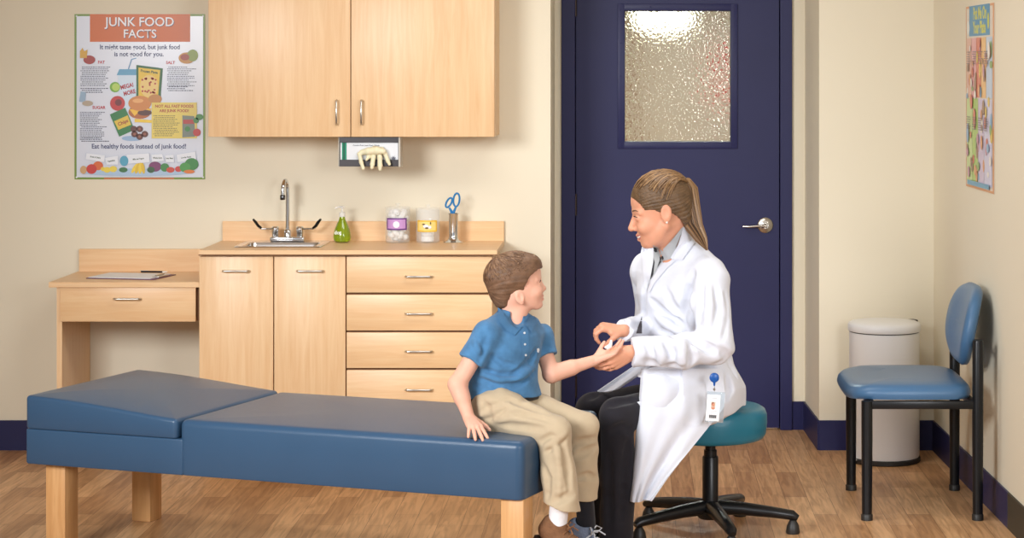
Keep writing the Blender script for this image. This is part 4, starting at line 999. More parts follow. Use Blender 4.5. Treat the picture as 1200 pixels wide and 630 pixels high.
def patch(name, target, poly, off, m, parent, step=3.0, off0=-.002, axis=None, taper=None):
    """cloth piece laid on the surface of a garment: outline given in the photo frame, dropped on to the mesh and given thickness"""
    from mathutils.geometry import delaunay_2d_cdt
    VV, PP = [], []
    for tg in (target if isinstance(target, (list, tuple)) else [target]):
        me = tg.data; base = Vector(tg.parent.location) if tg.parent else Vector(); n0 = len(VV)
        VV += [v.co+base for v in me.vertices]; PP += [[i+n0 for i in p.vertices] for p in me.polygons]
    bv = BVHTree.FromPolygons(VV, PP)
    pts = []; n = len(poly)
    for i in range(n):
        a = Vector(poly[i]); b_ = Vector(poly[(i+1) % n]); q = max(1, int((b_-a).length/step))
        for k in range(q): pts.append(a+(b_-a)*k/q)
    nb = len(pts)
    x0, x1 = min(p.x for p in pts), max(p.x for p in pts); y0, y1 = min(p.y for p in pts), max(p.y for p in pts)
    def inside(x, y):
        c = False
        for i in range(nb):
            a, b_ = pts[i], pts[(i+1) % nb]
            if (a.y > y) != (b_.y > y) and x < (b_.x-a.x)*(y-a.y)/(b_.y-a.y)+a.x: c = not c
        return c
    allp = list(pts); y = y0+step*.5
    while y < y1:
        x = x0+step*.5
        while x < x1:
            if inside(x, y) and min((Vector((x, y))-p).length for p in pts) > step*.4: allp.append(Vector((x, y)))
            x += step
        y += step
    vs, es, fs, *_ = delaunay_2d_cdt(allp, [], [list(range(nb))], 1, 1e-5)
    O = Vector((0, -CAM_D, CAM_H)); W = []
    for v in vs:
        d = (Vector(at(v.x, v.y, 7))-O).normalized(); h_ = bv.ray_cast(O, d)
        W.append((h_[0], d))
    hits = [(i, w_[0]) for i, w_ in enumerate(W) if w_[0] is not None]
    out = []
    for i, (p, d) in enumerate(W):
        if p is None:
            j = min(hits, key=lambda q: (vs[q[0]]-vs[i]).length)[1]; t = (j-O).dot(d); p = O+d*t
        out.append((p, d))
    b = NB(); bp = Vector(parent.location)
    A = [b.verts.new(p-d*off-bp) for p, d in out]; B = [b.verts.new(p-d*off0-bp) for p, d in out]
    ed = {}
    for f in fs:
        try: b.faces.new([A[i] for i in f]); b.faces.new([B[i] for i in f][::-1])
        except ValueError: continue
        for i in range(len(f)):
            e = (f[i], f[(i+1) % len(f)]); ed[e] = 1
    for (i, j) in list(ed):
        if (j, i) not in ed:
            try: b.faces.new((A[j], A[i], B[i], B[j]))
            except ValueError: pass
    return mk(name, b, m, parent, sm=50)
def sheet(name, rows, m, parent, th=.004, sm=60):
    """thin cloth surface through rows of world points, given real thickness"""
    R = [[Vector(p) for p in r] for r in rows]; n, k = len(R), len(R[0]); base = Vector(parent.location)
    N = [[None]*k for _ in range(n)]
    for i in range(n):
        for j in range(k):
            u = R[min(i+1, n-1)][j]-R[max(i-1, 0)][j]; v = R[i][min(j+1, k-1)]-R[i][max(j-1, 0)]
            N[i][j] = u.cross(v).normalized() if u.cross(v).length > 1e-12 else Vector((0, -1, 0))
    b = NB(); A = [[b.verts.new(R[i][j]+N[i][j]*th/2-base) for j in range(k)] for i in range(n)]; B = [[b.verts.new(R[i][j]-N[i][j]*th/2-base) for j in range(k)] for i in range(n)]
    for i in range(n-1):
        for j in range(k-1):
            b.faces.new((A[i][j], A[i+1][j], A[i+1][j+1], A[i][j+1])); b.faces.new((B[i][j], B[i][j+1], B[i+1][j+1], B[i+1][j]))
    for i in range(n-1): b.faces.new((A[i][0], B[i][0], B[i+1][0], A[i+1][0])); b.faces.new((A[i][-1], A[i+1][-1], B[i+1][-1], B[i][-1]))
    for j in range(k-1): b.faces.new((A[0][j], A[0][j+1], B[0][j+1], B[0][j])); b.faces.new((A[-1][j], B[-1][j], B[-1][j+1], A[-1][j+1]))
    return mk(name, b, m, parent, sm=sm)

SKC = mat('skin_child', (230, 176, 152), .5, sss=.12, spec=.35, noise=.04, nscale=22)
SKW = mat('skin_woman', (220, 158, 128), .48, sss=.12, spec=.4, noise=.04, nscale=22)
def cloth(name, rgb, rough=.85, weave=.25, sc=500, noise=.03, sheen=.15): return mat(name, rgb, rough, spec=.25, noise=noise, nscale=30, bump=weave, bscale=sc, sheen=sheen)

# ================================================================== the boy
BY = thing('person', 'boy in a blue polo shirt and khaki trousers sitting on the exam table', 'person', tuple(at(592, 504, 7.15)))
Lb = unit([.74, .67]); fb = np.array([Lb[1], -Lb[0]])
def bx_(px, D): return (px-736)*D/F
# ---- body: head, neck, trunk, arms with hands
HB = HeadFrame(V3(605, 337, 7.175), math.radians(14), math.radians(8), math.radians(0), .86)
n_sh, n_el, n_wr = V3(569, 394, 7.06), V3(536, 450, 7.02), V3(549, 488, 6.985)
f_sh, f_el, f_wr = V3(633, 397, 7.27), V3(646, 438, 7.23), V3(697, 422, 7.295)
B_ = Fld((-.66, -2.66, .42), (.06, -1.95, 1.18), .0025)
face(B_, HB, child=True)
B_.cap(V3(598, 384, 7.17), HB.p(-2.4, 0, -3.5), .036, .037, .03); B_.cap(V3(603, 384, 7.15), HB.p(.8, 0, -6), .032, .030, .02)
B_.loft([(.56, bx_(592, 7.15), -2.35, .08, .06), (.72, bx_(592, 7.15), -2.35, .085, .062), (.79, bx_(598, 7.15), -2.34, .08, .05), (.82, bx_(600, 7.15), -2.335, .04, .04)], Lb, fb, .01)
B_.chain([n_sh, n_el], [.030, .029], .012); B_.cap(n_el, n_wr, .029, .0195, .008); B_.cap(n_el, n_el+(n_wr-n_el)*.4, .028, .026, .012)
B_.chain([f_sh, f_el], [.029, .028], .012); B_.cap(f_el, f_wr, .0275, .0185, .008); B_.cap(f_el, f_el+(f_wr-f_el)*.45, .027, .026, .012)
hand(B_, n_wr, (.30, -.62, -.30), (.10, -.35, .9), .72, True, fat=1.14, flex=((24, -6, 6), (20, -2, 4), (20, -2, 4), (22, -4, 4)), spread=(11, 2, -9, -22), thumb=((2.2, 2.4, -.6), (4.6, 4.6, -1.3), (6.2, 6.4, -2.2), (7.8, 7.6, -3.2)))
tipsF, PF = hand(B_, f_wr, (.88, .05, .40), (.33, .40, -.82), .72, False, fat=1.1, flex=((8, 14, 10), (10, 16, 12), (12, 18, 12), (14, 20, 14)), spread=(9, 2, -4, -12), thumb=((2.2, 2.4, -.6), (4.4, 4.4, -1.4), (6.0, 5.2, -2.6), (7.6, 5.5, -3.6)))
body = B_.mesh('body', SKC, BY, 1); del B_
face_parts(HB, BY, True, (214, 142, 128), (120, 84, 58), (70, 60, 50))
# ---- hair
def hair_shell(H, F, r0, c0, cuts): pass
HF = Fld(HB.p(0, 0, 4)-.15, HB.p(0, 0, 4)+.15, .0025)
HB.E(HF, (-.4, 0, 5.0), (11.7, 8.6, 9.3), .5)
HB.E(HF, (5.2, 0, 8.6), (5.4, 6.4, 3.6), 2.0)
HB.E(HF, (-5.6, 0, -.5), (5.2, 6.2, 5.8), 2.0)
HB.E(HF, (-6.4, 0, -4.6), (2.6, 4.4, 2.6), 1.5)
def hcut(cx, cz, rx, rz):
    # remove the face side: an elliptical window as seen from the side, right through the head
    def fn(x, y, z):
        p = np.stack(np.broadcast_arrays(x-HB.o[0], y-HB.o[1], z-HB.o[2]), -1) @ HB.M / HB.k
        d = np.sqrt(((p[..., 0]-cx)/rx)**2+((p[..., 2]-cz)/rz)**2)-1
        return d*min(rx, rz)*HB.k
    HF.op(fn, HB.o-.2, HB.o+.2, .4*HB.k, 'sub')
hcut(9.8, -4.5, 8.8, 10.8)
hcut(3.4, -10.5, 5.0, 6.6)
hcut(-.2, -3.0, 2.0, 2.9)
def hrip(x, y, z):
    p = np.stack(np.broadcast_arrays(x-HB.o[0], y-HB.o[1], z-HB.o[2]), -1) @ HB.M / HB.k
    a = np.arctan2(p[..., 1], p[..., 2]-1); b2 = p[..., 0]
    return .0007*np.sin(a*15+.5*np.sin(b2*.5))+.0004*np.sin(a*34+b2*.3)
HF.ripple(hrip)
MH1 = mat('hair_brown', (112, 82, 60), .55, noise=.25, nscale=50, bump=.2, bscale=200)
hb = HF.mesh('hair', MH1, BY, 0); del HF
# short locks lying over the scalp
def locks(name, H, paths, rad, mats_, root, seg=5):
    b = NB(); base = np.array(root.location)
    for i, pl in enumerate(paths):
        k = len(pl); rs = [rad*H.k*(.5+.5*math.sin(PI*min(1, .25+.75*j/(k-1)))) for j in range(k)]; rs[-1] *= .25
        tube(b, [tuple(H.p(*p)-base) for p in pl], rs, seg, mi=i % len(mats_), flat=.6)
    o = mk(name, b, mats_, root, sm=60); o['kind'] = 'stuff'; return o
rr = random.Random(4); paths = []
def onscalp(dx, dy, dz, lift=0.0):
    v = np.array([dx, dy, dz]); c = np.array([-.4, 0, 5.0]); r = np.array([11.75, 8.65, 9.35])+lift; t = 1/np.sqrt(((v/r)**2).sum()); return c+v*t
for _ in range(950):
    ph = rr.uniform(0, 2*PI); el = rr.uniform(.02, 1.45)
    d0 = np.array([math.cos(ph)*math.cos(el), math.sin(ph)*math.cos(el), math.sin(el)])
    # flow: away from a crown at the back top, forwards over the brow, down at the sides and nape
    crown = unit([-.55, .1, .8]); fl = unit(d0-crown*(d0@crown)+.02*rr.uniform(-1, 1)); L = rr.uniform(.22, .42)
    if d0[0] > .72 and d0[2] < .55: continue
    if d0[2] < .18 and d0[0] > -.1: continue
    pl = []
    for j in range(5):
        d = unit(d0+fl*L*(j/4)+np.array([rr.uniform(-.004, .004)]*3)); pl.append(onscalp(*d, lift=.0+.10*math.sin(PI*j/4)))
    if any(((p[0]-9.8)/8.9)**2+((p[2]+4.5)/10.9)**2 < 1 for p in pl) or any(((p[0]+.3)/2.4)**2+((p[2]+3)/3.0)**2 < 1 for p in pl): continue
    paths.append(pl)
locks('hair_locks', HB, paths, .20, [mat('hair_b1', (98, 70, 52), .5), mat('hair_b2', (124, 92, 66), .5), mat('hair_b3', (146, 112, 82), .5)], BY)

# ---- polo shirt
DEN = cloth('denim_blue_knit', (76, 124, 166), .9, .35, 420, .16)
S_ = Fld((-.66, -2.62, .56), (-.10, -2.02, .93), .0035)
cxs = lambda px: bx_(px, 7.15)
n_slv = n_sh+(n_el-n_sh)*.52; f_slv = f_sh+(f_el-f_sh)*.50
S_.cap(V3(571, 394, 7.07), n_slv, .045, .047, .02); S_.cap(f_sh, f_slv, .041, .042, .02)
for (c, sh, el) in ((n_slv, n_sh, n_el), (f_slv, f_sh, f_el)):
    d = unit(el-sh); S_.half(c, d, c-.075, c+.075)
    S_.cap(c-d*.004+d*.036, c+d*.06, .038, .038, .002, 'sub')
S_.loft([(.598, cxs(592), -2.35, .132, .098), (.64, cxs(591), -2.35, .124, .094), (.70, cxs(591), -2.35, .120, .092), (.76, cxs(594), -2.345, .122, .090), (.80, cxs(599), -2.34, .118, .078), (.835, cxs(601), -2.335, .080, .058)], Lb, fb, .018, e=2.2)
S_.cap(V3(572, 391, 7.08), V3(632, 393, 7.26), .040, .038, .035)
S_.cap(V3(584, 380, 7.12), V3(598, 370, 7.17), .036, .040, .03); S_.cap(V3(620, 382, 7.22), V3(604, 371, 7.17), .034, .036, .03)
def ring_(x, y, z, c, d, w_=.004):
    t = (x-c[0])*d[0]+(y-c[1])*d[1]+(z-c[2])*d[2]; return t
# neck opening
S_.cap(V3(602, 362, 7.165), V3(603, 340, 7.17), .040, .044, .006, 'sub')
S_.cap(V3(606, 371, 7.12), V3(612, 376, 7.06), .022, .012, .01, 'sub'); S_.cap(V3(594, 357, 7.10), V3(610, 372, 7.05), .020, .014, .010, 'sub')
# folds: soft creases fanning from the armpit and round the waist
for pl, r in ((((566, 433), (585, 440), (606, 438)), .006), (((560, 444), (580, 450), (600, 449)), .006), (((630, 408), (622, 424), (600, 440)), .007), (((556, 452), (574, 458)), .005), (((628, 436), (612, 448), (596, 454)), .006), (((562, 424), (567, 408), (570, 396)), .003), (((576, 416), (590, 426), (604, 428)), .005)):
    S_.crease(pl, r, .016)
for pl, r in ((((564, 438), (586, 445), (606, 444)), .006), (((626, 430), (606, 444)), .006), (((556, 398), (562, 416)), .006)): S_.crease(pl, r, .014, add=True)
S_.ripple(lambda x, y, z: .0016*np.sin(38*z+9*np.sin(11*x+3)+6*x)+.0010*np.sin(60*x-34*z+4*np.sin(20*y)))
shirt = S_.mesh('polo_shirt', DEN, BY, 1); del S_
DEN2 = cloth('denim_blue_collar', (72, 120, 162), .9, .3, 420, .06)
sc1 = lambda L_: [(520+x/3.15, 280+y/3.15) for x, y in L_]
patch('collar', shirt, sc1([(200, 252), (214, 262), (240, 300), (272, 332), (290, 322), (262, 354), (232, 338), (196, 292)]), .006, DEN2, BY)
patch('collar', shirt, sc1([(300, 316), (318, 284), (334, 284), (348, 298), (332, 332), (326, 346)]), .006, DEN2, BY)
patch('placket', shirt, sc1([(284, 334), (312, 322), (318, 440), (288, 446)]), .0022, DEN2, BY)
for (x, y) in ((298, 346), (300, 388), (303, 428)):
    q = sc1([(x+4.2*math.cos(t), y+4.2*math.sin(t)) for t in [2*PI*k/12 for k in range(12)]]); patch('button', shirt, q, .0042, mat('button_pearl', (214, 220, 226), .3), BY, step=1.2)
patch('emblem', shirt, sc1([(344, 404), (352, 402), (354, 410), (350, 420), (345, 416)]), .003, mat('emblem_white', (214, 222, 230), .7), BY, step=1.0)
# ---- belt and trousers
KH = cloth('khaki_twill', (192, 173, 144), .88, .25, 600, .03)
T_ = Fld((-.62, -2.66, .20), (-.02, -2.02, .64), .0035)
T_.loft([(.50, cxs(590), -2.35, .118, .110), (.545, cxs(590), -2.35, .122, .108), (.585, cxs(591), -2.35, .122, .092), (.606, cxs(591), -2.35, .120, .088)], Lb, fb, .01)
nh, nk, na = V3(583, 478, 7.06), V3(649, 506, 6.975), V3(660, 606, 6.945)
fh, fk, fa = V3(606, 474, 7.22), V3(682, 501, 7.13), V3(683, 600, 7.14)
T_.cap(nh, nk, .070, .054, .03); T_.cap(nk, na, .053, .060, .018)
T_.cap(fh, fk, .066, .053, .02); T_.cap(fk, fa, .053, .052, .018)
hp = V3(661, 594.5, 6.945); T_.half(hp, (-.26, 0, -.95), hp-.1, hp+(.1, .1, .06))
hp2 = V3(683, 584, 7.14); T_.half(hp2, (0, 0, -1), hp2-(.06, .09, .12), hp2+(.09, .1, .05))
for pl, r in ((((633, 517), (645, 513), (656, 516)), .006), (((640, 530), (652, 520), (664, 512)), .006), (((563, 482), (580, 476), (598, 470)), .007), (((560, 492), (578, 486), (590, 478)), .006), (((566, 470), (574, 482), (572, 496)), .006), (((585, 498), (610, 499), (636, 502)), .006), (((642, 592), (658, 584), (672, 580)), .006), (((590, 466), (612, 472), (640, 484)), .007), (((672, 522), (686, 516), (700, 514)), .006), (((672, 538), (686, 530), (700, 522)), .006), (((636, 545), (642, 560), (640, 585)), .006), (((660, 520), (666, 545), (668, 575)), .006), (((600, 484), (625, 486), (645, 492)), .005), (((676, 560), (690, 556), (698, 560)), .004), (((612, 466), (632, 472)), .005)):
    T_.crease(pl, r, .018)
for pl, r in ((((560, 487), (580, 481), (596, 474)), .006), (((638, 524), (650, 516), (662, 508)), .005), (((651, 520), (656, 550), (654, 585)), .006)): T_.crease(pl, r, .016, add=True)
T_.ripple(lambda x, y, z: .0014*np.sin(46*z+14*x+4*np.sin(23*x+5*z))+.0012*np.sin(30*x+50*y+3*np.sin(30*z)))
trou = T_.mesh('trousers', KH, BY, 1); del T_
Bt = Fld((-.62, -2.66, .56), (-.18, -2.02, .64), .0035)
Bt.loft([(.586, cxs(591), -2.35, .1265, .0955), (.602, cxs(591), -2.35, .126, .094)], Lb, fb, .0)
Bt.mesh('belt', mat('belt_leather', (26, 22, 24), .45), BY, 0); del Bt
# ---- socks and shoes
def shoe(name, label, ankle, dirv, s, mu, ms, root, sockm=None, lacem=None, down=.1):
    """laced shoe; ankle = centre of the opening, dirv = towards the toe"""
    x = unit(dirv); l = unit(np.cross([0, 0, 1], x)); u = np.cross(x, l); M = np.stack([x, l, u], 1)
    P = lambda a, b2, c: np.array(ankle)+M @ (np.array([a, b2, c])*s)
    f = Fld(np.array(ankle)-.24*s*1.1, np.array(ankle)+.24*s*1.1, .003)
    E = lambda c, r, k=.02, mode='add': f.ell(P(*c), np.array(r)*s, M, k*s, mode)
    E((-.015, 0, -.055), (.052, .040, .045)); E((.06, 0, -.07), (.085, .042, .036)); E((.125, 0, -.078), (.058, .044, .028)); E((-.01, 0, -.02), (.047, .037, .030))
    f.cap(P(-.005, 0, .0), P(-.005, 0, .05), .031*s, .036*s, .004, 'sub')
    f.half(P(0, 0, -.095), -u, np.array(ankle)-.3, np.array(ankle)+.3)
    o = f.mesh(name, mu, root, 1)
    if label: o['label'] = label
    f = Fld(np.array(ankle)-.24*s*1.1, np.array(ankle)+.24*s*1.1, .003)
    E2 = lambda c, r, k=.02: f.ell(P(*c), np.array(r)*s, M, k*s)
    E2((-.015, 0, -.10), (.055, .042, .045)); E2((.06, 0, -.10), (.09, .042, .04)); E2((.125, 0, -.10), (.06, .046, .04))
    f.half(P(0, 0, -.094), u, np.array(ankle)-.3, np.array(ankle)+.3); f.half(P(0, 0, -.112), -u, np.array(ankle)-.3, np.array(ankle)+.3)
    sl = f.mesh('sole', ms, o, 1, local=False)
    sl.data.transform(Matrix.Translation(-Vector(root.location)))
    if lacem:
        b = NB(); base = np.array(root.location)
        for k in range(4):
            a = .035+.022*k; zz = -.030-.006*k
            tube(b, [tuple(P(a, sd*.030, zz-.008)-base) if sd else tuple(P(a+.004, 0, zz+.006)-base) for sd in (-1, 0, 1)], .0032*s, 8)
        for sd in (-1, 1):
            tube(b, [tuple(P(*q)-base) for q in ((.03, 0, -.02), (.035, sd*.02, .0), (.05, sd*.035, -.005), (.045, sd*.02, -.02), (.03, 0, -.02))], .0026*s, 8)
            tube(b, [tuple(P(*q)-base) for q in ((.03, 0, -.02), (.05, sd*.018, -.012), (.07, sd*.036, -.022))], .0026*s, 8)
        mk('laces', b, lacem, o)
    return o
SOCK = cloth('white_sock', (236, 236, 240), .9, .3, 300)
for (a, c, m_) in ((V3(656, 585, 6.945), V3(653.5, 614, 6.955), SOCK), (V3(684, 575, 7.14), V3(688, 622, 7.14), cloth('charcoal_sock', (34, 34, 40)))):
    f = Fld(np.minimum(a, c)-.06, np.maximum(a, c)+.06, .003); f.cap(a, c, .032, .030, .01); f.mesh('sock', m_, BY, 1)
shoe('shoe', 'brown suede laced shoe', V3(657, 608, 6.955), (.88, -.22, -.36), .88, mat('suede_brown', (128, 90, 62), .9, noise=.12, nscale=70, bump=.4, bscale=250), mat('sole_brown', (70, 50, 38), .7), BY, lacem=mat('lace_brown', (140, 98, 66), .8))
shoe('shoe', 'blue grey laced shoe', V3(686, 612, 7.13), (.80, -.45, -.30), .95, mat('suede_grey', (112, 124, 146), .9, noise=.2, nscale=70, bump=.4, bscale=250), mat('sole_brown', (70, 50, 38), .7), BY, lacem=mat('lace_grey', (205, 208, 214), .8))

G_ = Fld((xs(420, Dg)-.01, gy-.05, zs(204, Dg)), (xs(462, Dg), gy+.02, zs(166, Dg)), .0014)
def gp(px, py, d=0.0): return np.array([xs(px, Dg), gy-.010-d, zs(py, Dg)])
for pts, rs in ((((430, 178), (421.5, 180), (424, 190), (426.5, 197)), (.007, .0085, .0085, .0075)), (((440, 174), (438, 184), (437, 192), (436.5, 196)), (.010, .010, .0095, .0075)), (((444, 174), (445.5, 184), (446, 194), (446, 198)), (.010, .0105, .0105, .0075)), (((448, 174), (452, 180), (455, 188), (457, 192)), (.009, .009, .0085, .0065)), (((424, 178), (432, 177), (442, 176), (450, 177)), (.010, .016, .018, .012)), (((434, 178), (432, 184), (430, 187)), (.009, .008, .005))):
    G_.chain([gp(x, y, .004*i) for i, (x, y) in enumerate(pts)], rs, .004)
G_.cap(gp(438, 175), gp(438, 172)+np.array([0, .012, 0]), .012, .006, .006)
G_.mesh('glove', mat('latex', (234, 226, 192), .55, sss=.1), gl, 1); del G_
# ================================================================== the woman
WM = thing('person', 'smiling woman with a ponytail, in a white coat and black trousers, on the stool', 'person', tuple(at(800, 500, 7.65)))
Lw = unit([.66, -.75]); fw = np.array([-.75, -.66])
HW = HeadFrame(V3(777.5, 249.5, 7.50), math.radians(180+3), math.radians(-15), math.radians(0), 1.10)
w_sh, w_el, w_wr = V3(832, 330, 7.46), V3(838, 404, 7.36), V3(742, 412, 7.31)
r_sh, r_el, r_wr = V3(756, 322, 7.76), V3(764, 382, 7.76), V3(731, 387, 7.44)
F_ = Fld((-.16, -2.36, .50), (.42, -1.62, 1.40), .0026)
face(F_, HW, smile=True)
F_.cap(V3(800, 300, 7.60), HW.p(-2.5, 0, -2), .050, .047, .04); F_.cap(V3(789, 304, 7.56), HW.p(1.5, 0, -5), .040, .034, .02)
F_.loft([(.53, .235, -1.82, .12, .09), (.80, .20, -1.86, .125, .08), (.95, .185, -1.88, .12, .07), (1.0, .18, -1.89, .06, .05)], Lw, fw, .02)
F_.chain([w_sh, w_el, w_wr], [.035, .033, .024], .012); F_.chain([r_sh, r_el, r_wr], [.033, .031, .023], .012)
hand(F_, w_wr, (-.88, .03, -.46), (-.30, -.72, -.62), .98, False, flex=((14, 20, 10), (16, 20, 10), (18, 22, 12), (22, 24, 14)), spread=(5, 1, -3, -8), thumb=((2.2, 2.2, -.6), (4.6, 3.5, -.9), (6.6, 3.4, -1.1), (8.4, 2.7, -1.5)))
tipsR, PR = hand(F_, r_wr, (-.90, -.16, .18), (-.25, -.30, .92), .92, True, flex=((52, 58, 30), (62, 50, 24), (56, 44, 22), (50, 40, 20)), spread=(5, 1, -4, -9), thumb=((2.0, 2.2, -.8), (3.8, 3.6, -2.2), (5.2, 3.6, -4.2), (6.2, 3.2, -6.2)))
bodyW = F_.mesh('body', SKW, WM, 1); del F_
face_parts(HW, WM, False, (198, 120, 110), (104, 76, 54), (72, 84, 70), smile=True)
b = NB(); ball(b, tuple(HW.p(.1, 7.65, -2.5)-np.array(WM.location)), .36*HW.k, (1, 1, 1), 12); mk('earring', b, mat('pearl', (238, 232, 222), .15, coat=.5), WM)
# ---- hair: swept back shell, tie and ponytail
HF = Fld(HW.p(0, 0, 4)-.19, HW.p(0, 0, 4)+.19, .0028)
HW.E(HF, (-.7, 0, 4.8), (9.9, 7.85, 8.9), .5)
HW.E(HF, (-4.0, 0, 2.2), (6.6, 7.1, 7.2), 1.5)
HW.E(HF, (-6.2, 0, -2.0), (3.6, 5.6, 4.4), 1.5)
def wcut(cx, cz, rx, rz, ex=2.0):
    def fn(x, y, z):
        p = np.stack(np.broadcast_arrays(x-HW.o[0], y-HW.o[1], z-HW.o[2]), -1) @ HW.M / HW.k
        d = (np.abs((p[..., 0]-cx)/rx)**ex+np.abs((p[..., 2]-cz)/rz)**ex)**(1/ex)-1
        return d*min(rx, rz)*HW.k
    HF.op(fn, HW.o-.25, HW.o+.25, .35*HW.k, 'sub')
wcut(13.2, -1.0, 8.0, 10.2)
wcut(5.8, -3.4, 6.3, 6.2)
wcut(.6, -7.8, 6.0, 8.6)
TIE = np.array([-10.2, 0, 6.4])
def wrip(x, y, z):
    p = np.stack(np.broadcast_arrays(x-HW.o[0], y-HW.o[1], z-HW.o[2]), -1) @ HW.M / HW.k
    v = p-TIE; a = np.arctan2(np.abs(v[..., 1])+.3, v[..., 2]+1.2); r = np.sqrt((v**2).sum(-1))
    return .0009*np.sin(a*46+1.2*np.sin(r*.5)+p[..., 1]*.5)+.0006*np.sin(a*83+r*.4)
HF.ripple(wrip)
WH = [mat('hair_w1', (96, 70, 46), .42), mat('hair_w2', (120, 90, 60), .42), mat('hair_w3', (150, 116, 78), .40), mat('hair_w4', (70, 50, 34), .45)]
HF.mesh('hair', mat('hair_wbase', (98, 74, 50), .45, noise=.28, nscale=50, bump=.3, bscale=180), WM, 0); del HF
rr = random.Random(8); paths = []
def surf(d):
    c = np.array([-.7, 0, 4.8]); r = np.array([9.95, 7.9, 8.95]); c2 = np.array([-4.0, 0, 2.2]); r2 = np.array([6.65, 7.15, 7.25])
    t = 1/np.sqrt(((d/r)**2).sum()); return c+d*t
for _ in range(340):
    s = rr.choice((-1, 1)); q = rr.random()
    # start on the hairline: from the centre of the brow round to above and behind the ear
    el = math.radians(62-78*q); x = 7.6-8.6*q; start = unit([math.cos(el)*(.92-1.05*q), s*(.06+.95*min(1, q*1.3)), math.sin(el)])
    if q < .25: start = unit([.86-.3*q, s*(q*2.6+rr.uniform(0, .15)), .60])
    end = unit([-.93, s*rr.uniform(0, .22), .30+rr.uniform(-.12, .12)])
    t0 = rr.uniform(0, .5); pl = []; lift = rr.uniform(0, .28)
    for j in range(7):
        t = t0+(1-t0)*j/6; d = unit(start*(1-t)+end*t+np.array([0, 0, .28*math.sin(PI*t)*(.4+q)])); p = surf(d); n = unit(p-np.array([-.7, 0, 4.8])); pl.append(p+n*(lift*math.sin(PI*j/6)+.02))
    if any(p[0] > 3.0 and p[2] < 4.4 for p in pl) or any(p[0] > -1.6 and p[2] < 3.2 for p in pl): continue
    paths.append(pl)
locks('hair_locks', HW, paths, .34, WH[:3]+[WH[1]], WM)
# ponytail: 130 strands from the tie along one curve
spine = [V3(793, 217, 7.50), V3(802, 211, 7.50), V3(806, 221, 7.50), V3(808, 242, 7.49), V3(813, 264, 7.48), V3(822, 280, 7.47), V3(828.5, 293, 7.46)]
wid = [.007, .022, .033, .036, .031, .020, .003]
b = NB(); base = np.array(WM.location)
for i in range(230):
    a = rr.uniform(0, 2*PI); q = math.sqrt(rr.random()); e = rr.uniform(.88, 1.0)
    pts = []
    for j, (c, w_) in enumerate(zip(spine, wid)):
        t = j/6; ca = a+.5*t; off = np.array([math.cos(ca)*w_*q, math.sin(ca)*w_*q*.9, math.sin(ca*1.7)*w_*q*.3]); pts.append(c*(1)+off-base)
    if rr.random() < .3: pts = pts[:-1]
    k = len(pts); tube(b, [tuple(p) for p in pts], [.0022+.0012*math.sin(PI*(j+.6)/k) for j in range(k-1)]+[.0006], 5, mi=rr.choice((0, 1, 1, 2, 3)) if math.cos(a) < .2 else rr.choice((1, 2, 2)))
mk('ponytail', b, WH, WM, sm=60)['kind'] = 'stuff'
b = NB(); c = spine[0]-base; d = unit(spine[1]-spine[0]); Mt = Vector(d).to_track_quat('Z', 'Y').to_matrix().to_4x4()
bt = bmesh.new()
tube(bt, [(.013*math.cos(t), .013*math.sin(t), 0) for t in [2*PI*k/20 for k in range(21)]], .0045, 8, cap=False); merge(b, bt, Matrix.Translation(Vector(c)+Vector(d)*.006) @ Mt); mk('hair_tie', b, mat('tie_cream', (222, 206, 184), .7), WM)

# ---- lab coat
WC = cloth('white_coat', (219, 222, 232), .88, .15, 480, .008, .1)
K = Fld((-.14, -2.42, .42), (.46, -1.58, 1.10), .0042)
def sec(py, pxc, D, a, b2): return (zs(py, 7.6), (pxc-736)*D/F, D-CAM_D, a, b2)
K.cap(w_sh, w_el, .068, .062, .035)
K.cap(w_el, V3(800, 411, 7.32), .060, .057, .025); K.cap(V3(800, 411, 7.32), w_wr, .057, .049, .02)
K.cap(r_sh+np.array([.012, 0, 0]), r_el, .062, .055, .03); K.cap(r_el, r_wr, .052, .038, .025)
d = unit(w_wr-w_el); c = V3(741.5, 411, 7.286); K.half(c, d, c-.10, c+np.array([.03, .1, .1]))
d2 = unit(r_wr-r_el); c2 = r_wr+d2*.006; K.half(c2, d2, c2-.10, c2+np.array([.035, .08, .08]))
K.cap(c+d*.030, c+d*.06, .037, .037, .003, 'sub')
K.loft([sec(478, 815, 7.70, .185, .165), sec(455, 813, 7.69, .188, .165), sec(430, 808, 7.67, .172, .145), sec(400, 803, 7.64, .162, .125), sec(370, 799, 7.62, .168, .125), sec(345, 797, 7.61, .175, .125), sec(320, 796, 7.61, .165, .110), sec(303, 797, 7.61, .12, .085), sec(293, 798, 7.61, .08, .065)], Lw, fw, .02, e=2.2)
K.cap(V3(826, 322, 7.50), V3(761, 314, 7.74), .060, .055, .05)
K.cap(V3(818, 309, 7.52), V3(800, 288, 7.58), .050, .050, .05); K.cap(V3(768, 306, 7.70), V3(790, 292, 7.63), .045, .045, .04)
# lap cover over the near thigh
K.cap(V3(826, 462, 7.58), V3(768, 462, 7.44), .108, .092, .05)
K.half(V3(754, 450, 7.4), (-1, .25, -.02), V3(700, 478, 7.2), V3(770, 434, 7.62))
K.ell(V3(836, 458, 7.70), (.085, .12, .085), None, .04)
# neck
K.cap(V3(797, 292, 7.60), V3(779, 262, 7.56), .050, .055, .012, 'sub')
K.cap(V3(781, 300, 7.42), V3(776, 285, 7.44), .022, .030, .02, 'sub')
